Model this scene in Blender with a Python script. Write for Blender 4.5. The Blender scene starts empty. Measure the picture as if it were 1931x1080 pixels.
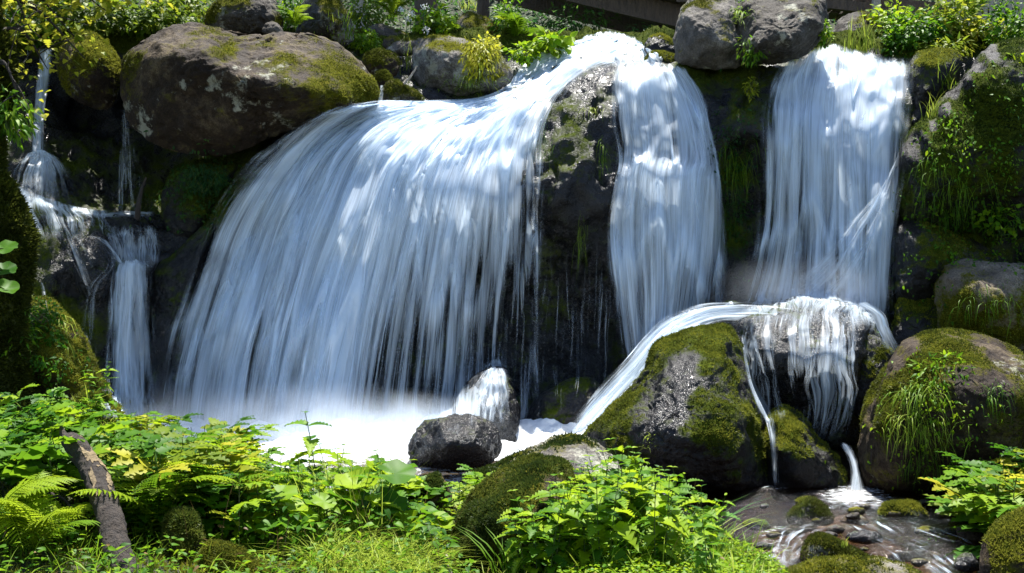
import bpy, math, random
import numpy as np
from mathutils import Vector, Matrix
from mathutils.bvhtree import BVHTree

# ------------------------------------------------------------------ camera, sky, sun, exposure
scene = bpy.context.scene
COL = scene.collection
R = math.radians
F, CX, CY, CH = 2000.0, 965.5, 540.0, 1.71      # focal length in photo pixels, centre, eye height above the pool
cam_d = bpy.data.cameras.new('camera'); cam = bpy.data.objects.new('camera', cam_d); COL.objects.link(cam)
cam.location = (0, 0, CH); cam.rotation_euler = (R(90), 0, 0)
cam_d.sensor_width = 36; cam_d.lens = F / 1931 * 36; cam_d.clip_start = 0.05; cam_d.clip_end = 500
scene.camera = cam
SUN_EL, SUN_AZ = 72.0, 12.0                     # azimuth from +Y (behind the falls) towards +X
w = bpy.data.worlds.new('World'); scene.world = w; w.use_nodes = True
nt = w.node_tree; bg = nt.nodes['Background']
sky = nt.nodes.new('ShaderNodeTexSky'); sky.sky_type = 'NISHITA'; sky.sun_disc = False
sky.sun_elevation = R(SUN_EL); sky.sun_rotation = R(SUN_AZ); sky.altitude = 700
nt.links.new(sky.outputs[0], bg.inputs[0]); bg.inputs[1].default_value = 0.095
sd = bpy.data.lights.new('sun', 'SUN'); so = bpy.data.objects.new('sun', sd); COL.objects.link(so)
sd.energy = 5.0; sd.angle = R(0.53); sd.color = (1.0, 0.96, 0.89)
to_sun = Vector((math.sin(R(SUN_AZ)) * math.cos(R(SUN_EL)), math.cos(R(SUN_AZ)) * math.cos(R(SUN_EL)), math.sin(R(SUN_EL))))
so.rotation_euler = to_sun.to_track_quat('Z', 'Y').to_euler(); so.location = to_sun * 40
scene.view_settings.view_transform = 'Standard'; scene.view_settings.look = 'None'
scene.view_settings.gamma = 1; scene.view_settings.use_curve_mapping = False
scene.view_settings.exposure = 1.62
cy = scene.cycles
cy.volume_bounces = 2; cy.volume_step_rate = 3; cy.max_bounces = 7; cy.diffuse_bounces = 3; cy.glossy_bounces = 3; cy.transmission_bounces = 4
cy.transparent_max_bounces = 24; cy.use_denoising = True; cy.caustics_reflective = False; cy.caustics_refractive = False

# ------------------------------------------------------------------ numeric helpers
rng = np.random.default_rng(7); random.seed(7)
PERM = np.random.default_rng(3).permutation(256); PERM = np.concatenate([PERM, PERM, PERM])
GRAD = np.array([[1,1,0],[-1,1,0],[1,-1,0],[-1,-1,0],[1,0,1],[-1,0,1],[1,0,-1],[-1,0,-1],[0,1,1],[0,-1,1],[0,1,-1],[0,-1,-1]], float)
def perlin(p):
    p = np.asarray(p, float); i = np.floor(p).astype(int); f = p - i; i &= 255
    u = f * f * f * (f * (f * 6 - 15) + 10); out = 0
    for dx in (0, 1):
        for dy in (0, 1):
            for dz in (0, 1):
                h = PERM[PERM[PERM[i[:, 0] + dx] + i[:, 1] + dy] + i[:, 2] + dz] % 12
                g = GRAD[h]; d = f - np.array([dx, dy, dz])
                wt = (u[:, 0] if dx else 1 - u[:, 0]) * (u[:, 1] if dy else 1 - u[:, 1]) * (u[:, 2] if dz else 1 - u[:, 2])
                out = out + wt * (g * d).sum(1)
    return out
def fbm(p, octv=4, ridged=False):
    p = np.asarray(p, float); a, s, t = 1.0, 0, 0
    for k in range(octv):
        n = perlin(p + 17.3 * k)
        if ridged: n = 0.5 - 2 * np.abs(n)
        s = s + a * n; t += a; a *= 0.5; p = p * 2.03
    return s / t
def sstep(a, b, x):
    t = np.clip((x - a) / (b - a), 0, 1); return t * t * (3 - 2 * t)
def P3(px, py, d):
    px, py, d = np.broadcast_arrays(np.asarray(px, float), np.asarray(py, float), np.asarray(d, float))
    return np.stack([(px - CX) / F * d, d, CH + (CY - py) / F * d], -1)
def X(px, d): return (px - CX) / F * d
def catmull(pts, n, closed=False):
    pts = np.asarray(pts, float); m = len(pts)
    if closed: q = np.vstack([pts[-1], pts, pts[0], pts[1]]); seg = m
    else: q = np.vstack([2 * pts[0] - pts[1], pts, 2 * pts[-1] - pts[-2]]); seg = m - 1
    s = np.linspace(0, seg, n, endpoint=not closed); i = np.minimum(s.astype(int), seg - 1); t = (s - i)[:, None]
    a, b, c, d = q[i], q[i + 1], q[i + 2], q[i + 3]
    return 0.5 * (2 * b + (c - a) * t + (2 * a - 5 * b + 4 * c - d) * t ** 2 + (3 * b - a - 3 * c + d) * t ** 3)
class RBF:                                            # linear-kernel scattered interpolation: creases at the control points
    def __init__(s, p, v, smooth=0.0):
        s.p = np.asarray(p, float); n = len(s.p); v = np.asarray(v, float)
        A = np.zeros((n + 1, n + 1)); A[:n, :n] = -np.linalg.norm(s.p[:, None] - s.p[None], axis=2) - smooth * np.eye(n)
        A[:n, n] = 1; A[n, :n] = 1
        sol = np.linalg.lstsq(A, np.append(v, 0), rcond=None)[0]; s.w, s.c = sol[:n], sol[n]
    def __call__(s, q):
        q = np.asarray(q, float); out = np.empty(len(q))
        for k in range(0, len(q), 20000):
            b = q[k:k + 20000]
            out[k:k + 20000] = -np.linalg.norm(b[:, None] - s.p[None], axis=2) @ s.w + s.c
        return out
def vnormals(V, Fc):
    N = np.zeros_like(V); n = np.cross(V[Fc[:, 1]] - V[Fc[:, 0]], V[Fc[:, 2]] - V[Fc[:, 0]])
    for k in range(Fc.shape[1]): np.add.at(N, Fc[:, k], n)
    return N / (np.linalg.norm(N, axis=1, keepdims=True) + 1e-12)
def grid_faces(nv, nu, wrap=False):
    a = np.arange(nv * nu).reshape(nv, nu)
    if wrap: a = np.hstack([a, a[:, :1]])
    return np.stack([a[:-1, :-1], a[:-1, 1:], a[1:, 1:], a[1:, :-1]], -1).reshape(-1, 4)
def mesh(name, V, Fc, mat, attrs=None, smooth=True):
    me = bpy.data.meshes.new(name); V = np.ascontiguousarray(V, np.float32); Fc = np.ascontiguousarray(Fc, np.int32)
    m, k = Fc.shape
    me.vertices.add(len(V)); me.vertices.foreach_set('co', V.ravel())
    me.loops.add(m * k); me.loops.foreach_set('vertex_index', Fc.ravel())
    me.polygons.add(m); me.polygons.foreach_set('loop_start', np.arange(0, m * k, k, dtype=np.int32))
    me.polygons.foreach_set('loop_total', np.full(m, k, np.int32))
    me.polygons.foreach_set('use_smooth', np.full(m, smooth, bool))
    for an, av in (attrs or {}).items():
        at = me.attributes.new(an, 'FLOAT', 'POINT'); at.data.foreach_set('value', np.ascontiguousarray(av, np.float32))
    me.update(calc_edges=True)
    me.materials.append(mat); return me
def tag(o, label=None, cat=None, group=None, kind=None):
    for k, v in (('label', label), ('category', cat), ('group', group), ('kind', kind)):
        if v: o[k] = v
    return o
def obj(name, me, parent=None, loc=(0, 0, 0)):
    o = bpy.data.objects.new(name, me); COL.objects.link(o); o.location = loc
    if parent: o.parent = parent
    return o
def solid(name, V, Fc, mat, attrs=None, origin=None, parent=None, smooth=True):
    V = np.asarray(V, float)
    if origin is None: origin = (0, 0, 0)
    return obj(name, mesh(name, V - np.asarray(origin, float), Fc, mat, attrs, smooth), parent, origin if parent is None else (0, 0, 0))
def empty(name, loc, rz=0, sc=1, tilt=(0, 0)):
    e = bpy.data.objects.new(name, None); COL.objects.link(e); e.location = loc; e.rotation_euler = (tilt[0], tilt[1], rz)
    e.scale = (sc, sc, sc); e.empty_display_size = 0.1; return e
def copy_tree(src, parent=None):
    c = src.copy(); COL.objects.link(c); c.parent = parent
    for ch in KIDS.get(src.name, []):
        k = copy_tree(ch, c); KIDS.setdefault(c.name, []).append(k)
    return c
KIDS = {}
def kid(o, parent):
    o.parent = parent; KIDS.setdefault(parent.name, []).append(o); return o
class Acc:                                            # collects triangles of ONE part
    def __init__(s): s.V, s.F, s.T, s.n = [], [], [], 0
    def add(s, V, Fc, tint=0.5):
        V = np.asarray(V, float); Fc = np.asarray(Fc, int)
        if Fc.shape[1] == 4: Fc = np.vstack([Fc[:, [0, 1, 2]], Fc[:, [0, 2, 3]]])
        s.V.append(V); s.F.append(Fc + s.n); s.T.append(np.broadcast_to(np.asarray(tint, float), (len(V),))); s.n += len(V)
    def scatter(s, tpl, pos, dirs, ups, size, tint):  # many copies of a leaf template
        TV, TF = tpl; n = len(pos)
        if n == 0: return
        x = dirs / (np.linalg.norm(dirs, axis=1, keepdims=True) + 1e-9)
        y = np.cross(ups, x); y /= np.linalg.norm(y, axis=1, keepdims=True) + 1e-9
        z = np.cross(x, y); M = np.stack([x, y, z], -1) * np.asarray(size, float).reshape(-1, 1, 1)
        V = np.einsum('nij,kj->nki', M, TV) + pos[:, None]
        s.V.append(V.reshape(-1, 3)); s.F.append((TF[None] + (np.arange(n) * len(TV))[:, None, None]).reshape(-1, 3) + s.n)
        s.T.append(np.repeat(np.broadcast_to(tint, (n,)), len(TV))); s.n += n * len(TV)
    def build(s, name, mat, parent=None, origin=None, smooth=True):
        return solid(name, np.vstack(s.V), np.vstack(s.F), mat, {'tint': np.concatenate(s.T)}, origin, parent, smooth)
    def me(s, name, mat, smooth=True):
        return mesh(name, np.vstack(s.V), np.vstack(s.F), mat, {'tint': np.concatenate(s.T)}, smooth)
def tube(path, rad, sides=6, cap=True):
    path = np.asarray(path, float); n = len(path); rad = np.broadcast_to(np.asarray(rad, float), (n,))
    T = np.gradient(path, axis=0); T /= np.linalg.norm(T, axis=1, keepdims=True) + 1e-9
    ref = np.array([0, 0, 1.0]) if abs(T[:, 2]).mean() < 0.8 else np.array([1.0, 0, 0])
    A = np.cross(T, ref); A /= np.linalg.norm(A, axis=1, keepdims=True) + 1e-9; B = np.cross(T, A)
    th = np.linspace(0, 2 * np.pi, sides, endpoint=False)
    V = path[:, None] + rad[:, None, None] * (A[:, None] * np.cos(th)[None, :, None] + B[:, None] * np.sin(th)[None, :, None])
    V = V.reshape(-1, 3); Fc = grid_faces(n, sides, True)
    if cap:
        V = np.vstack([V, path[0], path[-1]]); k = len(V); i = np.arange(sides); j = (i + 1) % sides
        c0 = np.stack([np.full(sides, k - 2), i, j, j], -1); b = (n - 1) * sides
        c1 = np.stack([np.full(sides, k - 1), b + j, b + i, b + i], -1)
        Fc = np.vstack([Fc, c0, c1])
    t = Fc[:, [0, 1, 2]]; q = Fc[:, [0, 2, 3]]; q = q[q[:, 1] != q[:, 2]]
    return V, np.vstack([t, q])

# ------------------------------------------------------------------ materials
class N:
    def __init__(s, name):
        s.m = bpy.data.materials.new(name); s.m.use_nodes = True; s.t = s.m.node_tree
        s.t.nodes.clear(); s.out = s.t.nodes.new('ShaderNodeOutputMaterial')
    def n(s, ty, **kw):
        d = s.t.nodes.new('ShaderNode' + ty)
        for k, v in kw.items():
            if k.startswith('i_'): d.inputs[k[2:].replace('_', ' ')].default_value = v
            else: setattr(d, k, v)
        return d
    def l(s, a, b): s.t.links.new(a, b)
    def val(s, x, sock):
        if isinstance(x, (int, float)): sock.default_value = x
        elif isinstance(x, tuple): sock.default_value = x if len(x) == 4 else (*x, 1)
        else: s.l(x, sock)
    def math(s, op, a, b=0.0, c=0.0, clamp=False):
        d = s.n('Math', operation=op, use_clamp=clamp)
        for k, x in enumerate((a, b, c)): s.val(x, d.inputs[k])
        return d.outputs[0]
    def attr(s, name): return s.n('Attribute', attribute_name=name).outputs['Fac']
    def pos(s): return s.n('NewGeometry').outputs['Position']
    def noise(s, vec, scale, detail=3.0, rough=0.55, typ='FBM'):
        d = s.n('TexNoise', noise_dimensions='3D'); s.l(vec, d.inputs['Vector'])
        d.inputs['Scale'].default_value = scale; d.inputs['Detail'].default_value = detail; d.inputs['Roughness'].default_value = rough
        return d.outputs['Fac']
    def voro(s, vec, scale, feature='F1'):
        d = s.n('TexVoronoi', feature=feature); s.l(vec, d.inputs['Vector']); d.inputs['Scale'].default_value = scale
        return d.outputs['Distance']
    def ramp(s, fac, *stops):
        d = s.n('ValToRGB'); s.l(fac, d.inputs[0]); e = d.color_ramp.elements
        while len(e) < len(stops): e.new(0.5)
        for el, (p, c) in zip(e, stops): el.position = p; el.color = (*c, 1) if len(c) == 3 else c
        return d.outputs[0]
    def rng(s, x, a, b, c=0.0, d=1.0):
        m = s.n('MapRange', clamp=True); s.val(x, m.inputs[0])
        for k, v in zip((1, 2, 3, 4), (a, b, c, d)): m.inputs[k].default_value = v
        return m.outputs[0]
    def mixc(s, f, a, b):
        d = s.n('Mix', data_type='RGBA'); s.val(f, d.inputs[0]); s.val(a, d.inputs[6]); s.val(b, d.inputs[7]); return d.outputs[2]
    def mixf(s, f, a, b):
        d = s.n('Mix', data_type='FLOAT'); s.val(f, d.inputs[0]); s.val(a, d.inputs[2]); s.val(b, d.inputs[3]); return d.outputs[0]
    def bump(s, h, strength, dist, normal=None):
        d = s.n('Bump'); s.l(h, d.inputs['Height']); d.inputs['Strength'].default_value = strength; d.inputs['Distance'].default_value = dist
        if normal is not None: s.l(normal, d.inputs['Normal'])
        return d.outputs[0]
    def mixs(s, f, a, b):
        d = s.n('MixShader'); s.val(f, d.inputs[0]); s.l(a, d.inputs[1]); s.l(b, d.inputs[2]); return d.outputs[0]
    def done(s, sh): s.l(sh, s.out.inputs[0]); return s.m

def rock_mat(name, dark, mid, pale, moss_a=(0.022, 0.026, 0.003), moss_b=(0.125, 0.118, 0.005), rough=0.8, grain=1.0, lichen=0.0, spec=0.2):
    b = N(name); p = b.pos()
    n1 = b.noise(p, 1.7, 6, 0.62); n2 = b.noise(p, 9, 6, 0.65); n3 = b.noise(p, 60, 4, 0.6); v = b.voro(p, 26)
    c = b.ramp(b.math('ADD', b.math('MULTIPLY', n1, 0.55), b.math('MULTIPLY', n2, 0.45)), (0.33, dark), (0.5, mid), (0.66, pale))
    c = b.mixc(b.rng(n3, 0.36, 0.62, 0.55, 0.0), c, tuple(x * 0.35 for x in dark))
    if lichen:
        li = b.rng(b.math('ADD', b.noise(p, 4.2, 5, 0.7), b.math('MULTIPLY', b.attr('pale'), 0.35)), 0.82 - 0.1 * lichen, 0.90 - 0.1 * lichen)
        c = b.mixc(b.math('MULTIPLY', li, 0.8), c, (0.30, 0.30, 0.24))
    wet = b.attr('wet'); c = b.mixc(b.math('MULTIPLY', wet, 0.75), c, (0.006, 0.006, 0.007))
    mo = b.rng(b.math('ADD', b.attr('moss'), b.math('MULTIPLY', b.math('SUBTRACT', b.math('ADD', b.math('MULTIPLY', n2, .65), b.math('MULTIPLY', b.noise(p, 40, 4, .65), .35)), 0.5), 2.1)), 0.14, 0.56)
    mn = b.noise(p, 34, 5, 0.7); mcol = b.ramp(b.math('ADD', b.math('MULTIPLY', mn, 0.6), b.math('MULTIPLY', b.noise(p, 3.1, 3), 0.4)),
                                            (0.34, moss_a), (0.5, tuple(0.5 * (x + y) for x, y in zip(moss_a, moss_b))), (0.66, moss_b))
    c = b.mixc(mo, c, mcol)
    hr = b.math('ADD', b.math('MULTIPLY', n2, 0.6), b.math('MULTIPLY', n3, 0.25 * grain))
    hr = b.math('SUBTRACT', hr, b.math('MULTIPLY', v, 0.12 * grain))
    hm = b.math('ADD', b.math('MULTIPLY', b.noise(p, 90, 3, 0.6), 0.45), b.math('MULTIPLY', mn, 0.5))
    nm = b.bump(b.mixf(mo, hr, hm), 0.9, 0.05)
    pr = b.n('BsdfPrincipled'); b.l(c, pr.inputs['Base Color']); b.l(nm, pr.inputs['Normal'])
    ro = b.mixf(wet, rough, b.rng(n3, 0.3, 0.7, 0.10, 0.30)); b.l(b.mixf(mo, ro, 0.95), pr.inputs['Roughness'])
    b.l(b.mixf(mo, b.mixf(wet, spec, 0.33), 0.06), pr.inputs['Specular IOR Level'])
    return b.done(pr.outputs[0])
M = {}
M['grey'] = rock_mat('grey_boulder_rock', (0.020, 0.017, 0.014), (0.055, 0.047, 0.038), (0.16, 0.145, 0.125), lichen=0.5)
M['brown'] = rock_mat('brown_boulder_rock', (0.008, 0.005, 0.003), (0.030, 0.019, 0.011), (0.14, 0.105, 0.062), lichen=0.05)
M['tan'] = rock_mat('tan_boulder_rock', (0.07, 0.055, 0.04), (0.19, 0.155, 0.115), (0.36, 0.31, 0.24))
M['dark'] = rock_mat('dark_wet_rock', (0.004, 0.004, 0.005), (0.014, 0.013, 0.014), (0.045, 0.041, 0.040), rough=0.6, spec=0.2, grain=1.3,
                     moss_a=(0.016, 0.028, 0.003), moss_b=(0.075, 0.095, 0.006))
M['pale'] = rock_mat('pale_grey_rock', (0.04, 0.036, 0.032), (0.12, 0.108, 0.095), (0.31, 0.29, 0.265), lichen=0.5)

def leaf_mat(name, lo, mid, hi, trans=0.46, gloss=0.16):
    b = N(name); t = b.attr('tint'); oi = b.n('ObjectInfo').outputs['Random']
    f = b.math('ADD', t, b.math('MULTIPLY', b.math('SUBTRACT', oi, 0.5), 0.85), clamp=True)
    f = b.math('ADD', f, b.math('MULTIPLY', b.math('SUBTRACT', b.noise(b.pos(), 14, 2), 0.5), 0.35), clamp=True)
    c = b.ramp(f, (0.08, lo), (0.5, mid), (0.95, hi))
    pr = b.n('BsdfPrincipled'); b.l(c, pr.inputs['Base Color']); pr.inputs['Roughness'].default_value = 0.5
    pr.inputs['Specular IOR Level'].default_value = gloss
    tr = b.n('BsdfTranslucent'); g = b.n('Gamma'); b.l(c, g.inputs[0]); g.inputs[1].default_value = 0.82; b.l(g.outputs[0], tr.inputs[0])
    return b.done(b.mixs(trans, pr.outputs[0], tr.outputs[0]))
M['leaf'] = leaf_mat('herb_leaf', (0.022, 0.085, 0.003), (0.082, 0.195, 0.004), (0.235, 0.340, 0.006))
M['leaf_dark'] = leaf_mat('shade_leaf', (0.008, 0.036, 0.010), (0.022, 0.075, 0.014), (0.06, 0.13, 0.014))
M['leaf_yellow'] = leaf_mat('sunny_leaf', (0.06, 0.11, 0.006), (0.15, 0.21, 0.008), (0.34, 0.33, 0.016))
M['fern'] = leaf_mat('fern_leaf', (0.045, 0.12, 0.003), (0.12, 0.23, 0.004), (0.25, 0.34, 0.008))
M['grass'] = leaf_mat('grass_blade', (0.035, 0.11, 0.004), (0.11, 0.22, 0.006), (0.27, 0.34, 0.03))
M['moss'] = leaf_mat('moss_tuft', (0.028, 0.036, 0.004), (0.075, 0.090, 0.008), (0.165, 0.170, 0.014), trans=0.35, gloss=0.1)
M['moss_dark'] = leaf_mat('dark_moss_tuft', (0.014, 0.026, 0.004), (0.036, 0.058, 0.007), (0.09, 0.105, 0.012), trans=0.3, gloss=0.1)
M['dead'] = leaf_mat('dead_leaf', (0.03, 0.017, 0.007), (0.08, 0.046, 0.018), (0.18, 0.12, 0.045), trans=0.2)
M['stem'] = leaf_mat('green_stem', (0.03, 0.06, 0.012), (0.06, 0.10, 0.02), (0.10, 0.10, 0.04), trans=0.1)
M['petal'] = leaf_mat('white_petal', (0.5, 0.5, 0.45), (0.65, 0.65, 0.6), (0.8, 0.8, 0.75))
def wood_mat(name, a, c2, moss=0.0):
    b = N(name); p = b.pos(); mp = b.n('Mapping'); b.l(p, mp.inputs[0]); mp.inputs['Scale'].default_value = (6, 6, 1.2)
    n = b.noise(mp.outputs[0], 5, 6, 0.7); n2 = b.noise(p, 40, 4)
    c = b.ramp(n, (0.3, a), (0.7, c2))
    if moss:
        mo = b.rng(b.noise(p, 7, 5, 0.65), 0.62 - 0.35 * moss, 0.7 - 0.3 * moss)
        c = b.mixc(mo, c, b.ramp(b.noise(p, 50, 4), (0.35, (0.03, 0.04, 0.006)), (0.7, (0.11, 0.115, 0.012))))
    pr = b.n('BsdfPrincipled'); b.l(c, pr.inputs['Base Color']); pr.inputs['Roughness'].default_value = 0.85
    b.l(b.bump(b.math('ADD', n, b.math('MULTIPLY', n2, 0.4)), 1.0, 0.04), pr.inputs['Normal'])
    return b.done(pr.outputs[0])
M['bark'] = wood_mat('rotting_bark', (0.008, 0.006, 0.005), (0.042, 0.028, 0.018))
M['barewood'] = wood_mat('bare_wood', (0.12, 0.085, 0.045), (0.28, 0.21, 0.11))
M['trunk'] = wood_mat('mossy_trunk_bark', (0.02, 0.015, 0.01), (0.07, 0.05, 0.03), moss=1.0)
M['timber'] = wood_mat('weathered_timber', (0.05, 0.035, 0.025), (0.13, 0.09, 0.06))
M['timber_pale'] = wood_mat('pale_timber', (0.28, 0.24, 0.19), (0.45, 0.40, 0.33))
def soil_mat(name, a, c2, c3):
    b = N(name); p = b.pos(); n = b.noise(p, 3, 7, 0.7); n2 = b.noise(p, 45, 4, 0.7)
    c = b.ramp(b.math('ADD', b.math('MULTIPLY', n, 0.6), b.math('MULTIPLY', n2, 0.4)), (0.35, a), (0.5, c2), (0.65, c3))
    pr = b.n('BsdfPrincipled'); b.l(c, pr.inputs['Base Color']); pr.inputs['Roughness'].default_value = 0.9
    b.l(b.bump(b.math('ADD', n, b.math('MULTIPLY', n2, 0.5)), 1.0, 0.08), pr.inputs['Normal'])
    return b.done(pr.outputs[0])
M['soil'] = soil_mat('mossy_soil', (0.02, 0.016, 0.008), (0.035, 0.042, 0.008), (0.075, 0.09, 0.012))
M['hill'] = soil_mat('forest_floor', (0.016, 0.014, 0.008), (0.022, 0.034, 0.008), (0.05, 0.07, 0.012))
M['bed'] = soil_mat('brown_stream_bed', (0.014, 0.009, 0.005), (0.05, 0.031, 0.015), (0.14, 0.095, 0.052))

def water_mat(name, fine=64.0, coarse=5.5, contrast=4.7, maxa=0.95, trans=0.6, tint=(0.79, 0.89, 0.99), vf=1.0):
    b = N(name); u, v = b.attr('fu'), b.attr('fv'); s = b.attr('seed')
    def co(ku, kv):
        d = b.n('CombineXYZ'); b.l(b.math('MULTIPLY', u, ku), d.inputs[0]); b.l(b.math('MULTIPLY', v, kv * vf), d.inputs[1]); b.l(s, d.inputs[2]); return d.outputs[0]
    n1 = b.noise(co(coarse, 0.5), 1, 2, 0.5); n2 = b.noise(co(fine, 1.0), 1, 2, 0.6); n3 = b.noise(co(fine * 0.3, 0.7), 1, 2, 0.5)
    st = b.math('ADD', b.math('ADD', b.math('MULTIPLY', n1, 0.40), b.math('MULTIPLY', n3, 0.34)), b.math('MULTIPLY', n2, 0.26))
    a = b.math('ADD', b.math('MULTIPLY', b.math('SUBTRACT', st, 0.5), contrast), b.math('MULTIPLY_ADD', b.attr('dens'), 1.45, -0.32))
    a = b.math('MULTIPLY', b.rng(a, 0.0, 1.0), b.math('MULTIPLY', b.attr('edge'), maxa))
    nm = b.bump(st, 0.25, 0.05)
    df = b.n('BsdfDiffuse'); df.inputs[0].default_value = (*tint, 1); b.l(nm, df.inputs['Normal'])
    tr = b.n('BsdfTranslucent'); tr.inputs[0].default_value = (*tint, 1)
    gl = b.n('BsdfGlossy'); gl.inputs['Roughness'].default_value = 0.35; b.l(nm, gl.inputs['Normal'])
    body = b.mixs(trans, df.outputs[0], tr.outputs[0]); body = b.mixs(0.05, body, gl.outputs[0])
    tp = b.n('BsdfTransparent')
    return b.done(b.mixs(a, tp.outputs[0], body))
M['water'] = water_mat('falling_white_water')
M['rivulet'] = water_mat('thin_rivulet_water', fine=90, coarse=30, contrast=4.0, maxa=0.85)
M['rapid'] = water_mat('rapid_streak_water', fine=70, coarse=20, contrast=5.0, maxa=0.8, vf=4.0)
M['chute'] = water_mat('chute_white_water', fine=110, coarse=22, contrast=4.6, maxa=0.95)
# ------------------------------------------------------------------ rocks: one star-shaped outline, its own depth, ridges towards or away
ROCKV, ROCKF, rock_n = [], [], 0                    # every rock surface, for laying water and plants on
def remember(V, Fc):
    global rock_n
    if Fc.shape[1] == 4: Fc = np.vstack([Fc[:, [0, 1, 2]], Fc[:, [0, 2, 3]]])
    ROCKV.append(V); ROCKF.append(Fc + rock_n); rock_n += len(V)
def fuzz(V, Fc, N_, moss, count, mat, parent, origin, size=0.018, name='moss'):
    if Fc.shape[1] == 4: Fc = np.vstack([Fc[:, [0, 1, 2]], Fc[:, [0, 2, 3]]])
    a, b, c = V[Fc[:, 0]], V[Fc[:, 1]], V[Fc[:, 2]]
    ar = np.linalg.norm(np.cross(b - a, c - a), axis=1) / 2
    fn = N_[Fc].mean(1); ce = (a + b + c) / 3; vis = ((np.array([0, 0, CH]) - ce) * fn).sum(1) > -0.15 * np.linalg.norm(ce, axis=1)
    wt = ar * np.clip(moss[Fc].mean(1) - 0.25, 0, None) * vis
    if wt.sum() < 1e-6: return
    i = rng.choice(len(Fc), count, p=wt / wt.sum()); r = rng.random((count, 2)); fl = r.sum(1) > 1; r[fl] = 1 - r[fl]
    p = a[i] + (b - a)[i] * r[:, :1] + (c - a)[i] * r[:, 1:]
    d = fn[i] * 0.9 + rng.normal(0, 0.55, (count, 3)) + np.array([0, 0, 0.1]); d /= np.linalg.norm(d, axis=1, keepdims=True)
    s = np.cross(d, rng.normal(0, 1, (count, 3))); s /= np.linalg.norm(s, axis=1, keepdims=True)
    L = size * rng.uniform(0.5, 1.5, (count, 1)); W = 0.26 * L
    base = p - fn[i] * 0.003
    VV = np.stack([base - s * W, base + s * W, base + d * L], 1).reshape(-1, 3)
    tint = np.repeat(np.clip(0.5 + 0.5 * fbm(p * 5, 3) * 2 + rng.normal(0, 0.16, count), 0, 1), 3)
    o = solid(name, VV - origin, np.arange(count * 3).reshape(-1, 3), mat, {'tint': tint}, None, parent, False); o['kind'] = 'stuff'
def boulder(name, label, cat, outline, d, ridges=(), mat='grey', moss=0.4, wet=0.0, lean=0.25, rim=None, back=None, rough=1.25, facet=0.09,
            nth=150, nr=46, spots=(), wetspots=(), fz=0, fzm='moss', fsize=0.018, center=None, group=None, seed=0, mossup=0.6):
    ol = catmull(outline, 240, True)
    c = np.array(center, float) if center is not None else (ol.min(0) + ol.max(0)) / 2
    rel = ol - c; th = np.arctan2(rel[:, 1], rel[:, 0]); rr = np.hypot(*rel.T); k = np.argsort(th); th, rr = th[k], rr[k]
    T = np.linspace(-np.pi, np.pi, nth, endpoint=False)
    Rr = np.interp(T, np.r_[th - 2 * np.pi, th, th + 2 * np.pi], np.r_[rr, rr, rr])
    size = rr.mean() / F * d; rim = size * (0.35 if ridges else 0.75) if rim is None else rim; back = size * 0.9 if back is None else back
    tf = np.sin(np.linspace(0.0004, 1, nr) * np.pi / 2); tb = np.sin(np.linspace(0.94, 0.0004, nr // 3) * np.pi / 2)
    t = np.r_[tf, tb]; fr = np.r_[np.ones(len(tf)), np.zeros(len(tb))]
    PX = c[0] + t[:, None] * Rr * np.cos(T); PY = c[1] + t[:, None] * Rr * np.sin(T)
    q = np.stack([PX.ravel(), PY.ravel()], 1)
    prof = np.sqrt(np.clip(1 - t ** 2, 0, 1))[:, None] * np.ones_like(PX)
    if ridges:
        rg = np.asarray(ridges, float); f = RBF(np.vstack([ol[::10], rg[:, :2]]), np.r_[np.zeros(24), rg[:, 2]])
        off = f(q).reshape(PX.shape)
    else: off = np.zeros_like(PX)
    isf = fr[:, None] > 0.5
    D = d + lean * (c[1] - PY) / F * d + np.where(isf, -off - rim * prof, back * prof)
    V = P3(PX, PY, D).reshape(-1, 3); Fc = grid_faces(len(t), nth, True)
    s1 = 1.3 / size; o7 = seed * 7.7 + d
    Nn = vnormals(V, Fc)
    V = V + Nn * (size * 0.10 * rough * fbm(V * s1 + o7, 4)[:, None])
    cell = V * s1 * 1.7 + fbm(V * s1 + 5, 2)[:, None] * 0.8 + o7
    V = V + vnormals(V, Fc) * (size * 0.05 * rough * fbm(cell, 4, True)[:, None])
    if facet:                                          # stepped, chiselled planes
        h = fbm(V * s1 * 0.9 + 31 + o7, 2); V = V + vnormals(V, Fc) * (facet * size * (np.round(h * 7) / 7 - h)[:, None])
    V = V + vnormals(V, Fc) * (0.02 * rough * fbm(V * 7 + o7, 5)[:, None] - 0.03 * min(size, .6) * sstep(.30, .42, fbm(V * [2.2, 2.2, 3.6] + o7 + 2, 3, True))[:, None])
    Nn = vnormals(V, Fc)
    mo = moss + mossup * (np.clip(Nn[:, 2], -0.6, 1) - 0.45) + 0.55 * fbm(V * 2.2 + 3.3 + o7, 4) * 2
    we = np.full(len(V), float(wet))
    for sp, arr in ((spots, mo), (wetspots, we)):
        for (sx, sy, sr, sv) in sp:
            arr += sv * np.exp(-((q[:, 0] - sx) ** 2 + (q[:, 1] - sy) ** 2) / sr ** 2)
    pale = np.clip(0.5 + fbm(V * 1.4 + 9, 3), 0, 1)
    mo = np.clip(mo, 0, 1.2); we = np.clip(we, 0, 1)
    org = np.array([V[:, 0].mean(), V[:, 1].mean(), V[:, 2].min()])
    o = solid(name, V, Fc, M[mat], {'moss': mo, 'wet': we, 'pale': pale}, org); tag(o, label, cat, group)
    remember(V, Fc)
    if fz: fuzz(V, Fc, Nn, mo, fz, M[fzm], o, org, fsize)
    return o, V, Nn

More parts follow.
